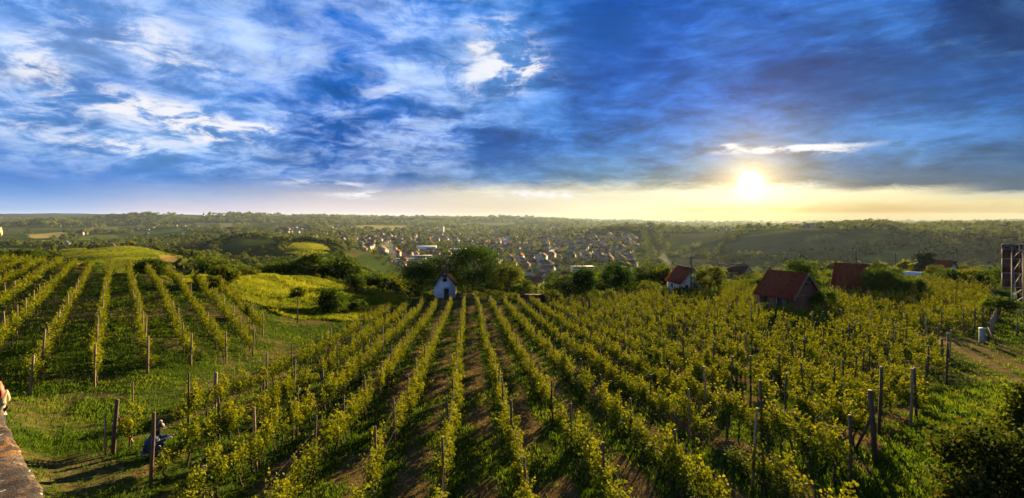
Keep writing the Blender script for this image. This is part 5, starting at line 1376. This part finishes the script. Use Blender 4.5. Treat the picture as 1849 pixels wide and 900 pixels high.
MB().box((Ltot / 2, .275, -2.4), (Ltot, .44, 4.5)).build('masonry', M['grey_plaster'], e)
tag(e, 'old stone parapet wall with orange and white lichen on its coping', 'wall')
te = empty('terrace', (-6.6, 3.6, -1.75)); MB().box((0, 0, -.15), (3.1, 2.6, .3)).build('slab', M['concrete'], te); MB().box((-.2, 0, -3.0), (2.5, 2.2, 5.4)).build('base', M['grey_plaster'], te)
tag(te, 'small concrete terrace on a plastered base beside the parapet', 'terrace')

def skin_body(name, pts, edges, rad, m, parent, sub=2):
    me = bpy.data.meshes.new(name); me.from_pydata([tuple(p) for p in pts], edges, []); o = bpy.data.objects.new(name, me); COL.objects.link(o); o.parent = parent
    o.modifiers.new('skin', 'SKIN'); sv_ = me.skin_vertices[0].data
    for i, r_ in enumerate(rad): sv_[i].radius = (r_, r_) if np.isscalar(r_) else r_
    sv_[0].use_root = True
    s = o.modifiers.new('sub', 'SUBSURF'); s.levels = sub; s.render_levels = sub
    me.materials.append(M[m]); me.polygons.foreach_set('use_smooth', [True] * len(me.polygons)); o.modifiers['skin'].use_smooth_shade = True
    return o
def ellip(c, r, n=14, m=10):
    b = MB(); u = np.linspace(0, 2 * np.pi, n, endpoint=False); v = np.linspace(0, np.pi, m)
    V = np.array([(c[0] + r[0] * math.sin(q) * math.cos(p), c[1] + r[1] * math.sin(q) * math.sin(p), c[2] + r[2] * math.cos(q)) for q in v for p in u])
    f = [(i * n + j, (i + 1) * n + j, (i + 1) * n + (j + 1) % n, i * n + (j + 1) % n) for i in range(m - 1) for j in range(n)]
    b.add(V, [np.array(f)]); return b
def person(loc, rz, label, top, legs, hair, hair_len, pose='stand', lean=(0, 0), scale=1.0, arms='front'):
    """faces local +Y; 1.7 m tall when standing"""
    e = empty('person', loc, rz); e.scale = (scale,) * 3
    hip = .92 if pose == 'stand' else .42
    lx, ly = lean
    J = {'pel': (0, 0, hip), 'wai': (lx * .3, ly * .3, hip + .16), 'che': (lx * .65, ly * .65 , hip + .38), 'nec': (lx * .9, ly * .9 , hip + .55), 'hd0': (lx, ly + .01, hip + .62), 'hd1': (lx * 1.12, ly * 1.12 + .02, hip + .70), 'hd2': (lx * 1.2, ly * 1.2 + .01, hip + .77)}
    if pose == 'crouch':
        for k, fy in (('wai', .07), ('che', .17), ('nec', .26), ('hd0', .31), ('hd1', .36), ('hd2', .36)): J[k] = (J[k][0], J[k][1] + fy, J[k][2] - fy * .25)
    pts, names = [], []
    def add(n, p): names.append(n); pts.append(p)
    for n in J: add(n, J[n])
    ed = [(0, 1), (1, 2), (2, 3), (3, 4), (4, 5), (5, 6)]; rad = [.14, .125, .15, .058, .062, .098, .075]
    for s in (-1, 1):
        i0 = len(pts); c = J['che']
        if arms == 'down': arm = [(c[0] + s * .18, c[1], c[2] + .09), (c[0] + s * .22, c[1] - .03, c[2] - .18), (c[0] + s * .22, c[1] - .04, c[2] - .42), (c[0] + s * .21, c[1] - .02, c[2] - .48)]
        elif pose == 'stand': arm = [(c[0] + s * .19, c[1], c[2] + .09), (c[0] + s * .25, c[1] + .02, c[2] - .18), (c[0] + s * .14, c[1] + .22, c[2] - .26), (c[0] + s * .05, c[1] + .27, c[2] - .25)]
        else: arm = [(c[0] + s * .19, c[1], c[2] + .08), (c[0] + s * .23, c[1] + .14, c[2] - .16), (c[0] + s * .14, c[1] + .38, c[2] - .10), (c[0] + s * .12, c[1] + .46, c[2] - .06)]
        for p, r_ in zip(arm, (.068, .05, .04, .028)): add('a', p); rad.append(r_)
        ed += [(2, i0), (i0, i0 + 1), (i0 + 1, i0 + 2), (i0 + 2, i0 + 3)]
        hp = arm[3]
        for k, (fx_, fz_, L_) in enumerate([(-.025, .0, .07), (-.008, .012, .08), (.010, .010, .075), (.026, .0, .06)]):
            j = len(pts); add('f', (hp[0] + fx_, hp[1] + .045, hp[2] + fz_)); add('f', (hp[0] + fx_ * 1.1 - s * .01, hp[1] + .045 + L_ * .6, hp[2] + fz_ - .02)); rad += [.0095, .008]; ed += [(i0 + 3, j), (j, j + 1)]
        j = len(pts); add('t', (hp[0] - s * .035, hp[1] + .02, hp[2] + .02)); rad.append(.010); ed.append((i0 + 3, j))
        i0 = len(pts)
        if pose == 'stand': leg = [(s * .10, 0, hip - .06), (s * .105, .02, hip - .44), (s * .11, -.02, .08), (s * .12, .12, .035)]
        else: leg = [(s * .12, .02, hip - .02), (s * .17, .40, hip + .02), (s * .16, .14, .08), (s * .17, .30, .04)]
        for p, r_ in zip(leg, (.10, .07, .048, .042)): add('l', p); rad.append(r_)
        ed += [(0, i0), (i0, i0 + 1), (i0 + 1, i0 + 2), (i0 + 2, i0 + 3)]
    body = skin_body('body', pts, ed, rad, 'skin', e)
    # clothes follow the same joints, a little thicker
    t_idx = [i for i, n in enumerate(names) if n in ('pel', 'wai', 'che')]
    cp_, ce_, cr_ = [J['pel'], J['wai'], J['che'], (J['nec'][0], J['nec'][1], J['nec'][2] - .06)], [(0, 1), (1, 2), (2, 3)], [.175, .155, .178, .075]
    cp_.append((J['pel'][0], J['pel'][1], J['pel'][2] - .10)); cr_.append(.17); ce_.append((0, 4))
    ai = [i for i, n in enumerate(names) if n == 'a']
    for q in (0, 4):
        i0 = len(cp_); 
        for k in range(3): cp_.append(pts[ai[q + k]])
        cr_ += [.086, .068, .052]; ce_ += [(2, i0), (i0, i0 + 1), (i0 + 1, i0 + 2)]
    skin_body('jacket', cp_, ce_, cr_, top, e)
    li = [i for i, n in enumerate(names) if n == 'l']; tp_, te_, tr_ = [J['pel']], [], [.15]
    for q in (0, 4):
        i0 = len(tp_)
        for k in range(3): tp_.append(pts[li[q + k]])
        tr_ += [.115, .083, .064]; te_ += [(0, i0), (i0, i0 + 1), (i0 + 1, i0 + 2)]
    skin_body('trousers', tp_, te_, tr_, legs, e)
    h = J['hd1']
    hb = ellip((h[0], h[1] - .03, h[2] + .045), (.104, .115, .115)).build('hair', M[hair], e, smooth=True)
    if hair_len > 0:
        V = []; hb2 = MB(); hb2.tube([(h[0], h[1] - .07, h[2] + .08), (h[0], h[1] - .115, h[2] - .06), (h[0] + .01, h[1] - .135, h[2] - .20), (h[0], h[1] - .14, h[2] - hair_len)], [.085, .115, .12, .06], 10)
        hb2.build('long_hair', M[hair], e, smooth=True)
    for s in (-1, 1):
        ellip((h[0] + s * .036, h[1] + .088, h[2] + .015), (.014, .010, .009), 8, 6).build('eye', M['dark'], e, smooth=True)
        ellip((h[0] + s * .098, h[1] + .0, h[2] + .0), (.012, .024, .034), 8, 6).build('ear', M['skin'], e, smooth=True)
    ellip((h[0], h[1] + .105, h[2] - .012), (.015, .022, .026), 8, 6).build('nose', M['skin'], e, smooth=True)
    ellip((h[0], h[1] + .088, h[2] - .055), (.028, .012, .008), 8, 6).build('mouth', M['pink_plaster'], e, smooth=True)
    return tag(e, label, 'person'), J
wp = P(-5, 16.2)
person(wp, R(62), 'person with long red hair in a beige jacket standing behind the lichen wall', 'beige_cloth', 'denim', 'red_hair', .34, scale=1.06)
cpz = at(268, 822); cpz = P(268, cpz.y - .4)
person(cpz, R(-70), 'person in blue with dark hair crouching among the vines by the slanted post', 'blue_cloth', 'denim', 'dark_hair', .10, 'crouch')
sp_ = Vector((-5.315, 4.62, -1.75))
pe, J = person(sp_, R(-50), 'pale-faced person in dark sunglasses with head against the blue mountains', 'beige_cloth', 'denim', 'dark_hair', 0, lean=(0.16, .34), scale=1.0, arms='down')
h = J['hd1']
g = MB()
for s in (-1, 1): g.tube([(h[0] + s * .04 + .034 * math.cos(t), h[1] + .112, h[2] + .018 + .03 * math.sin(t)) for t in np.linspace(0, 2 * math.pi, 12)], .006, 5); g.beam((h[0] + s * .075, h[1] + .11, h[2] + .03), (h[0] + s * .105, h[1] + .0, h[2] + .025), .01)
fr_ = g.build('sunglasses', M['gold'], pe)
for s in (-1, 1): ellip((h[0] + s * .04, h[1] + .112, h[2] + .018), (.034, .006, .03)).build('lens', M['lens'], fr_, smooth=True)
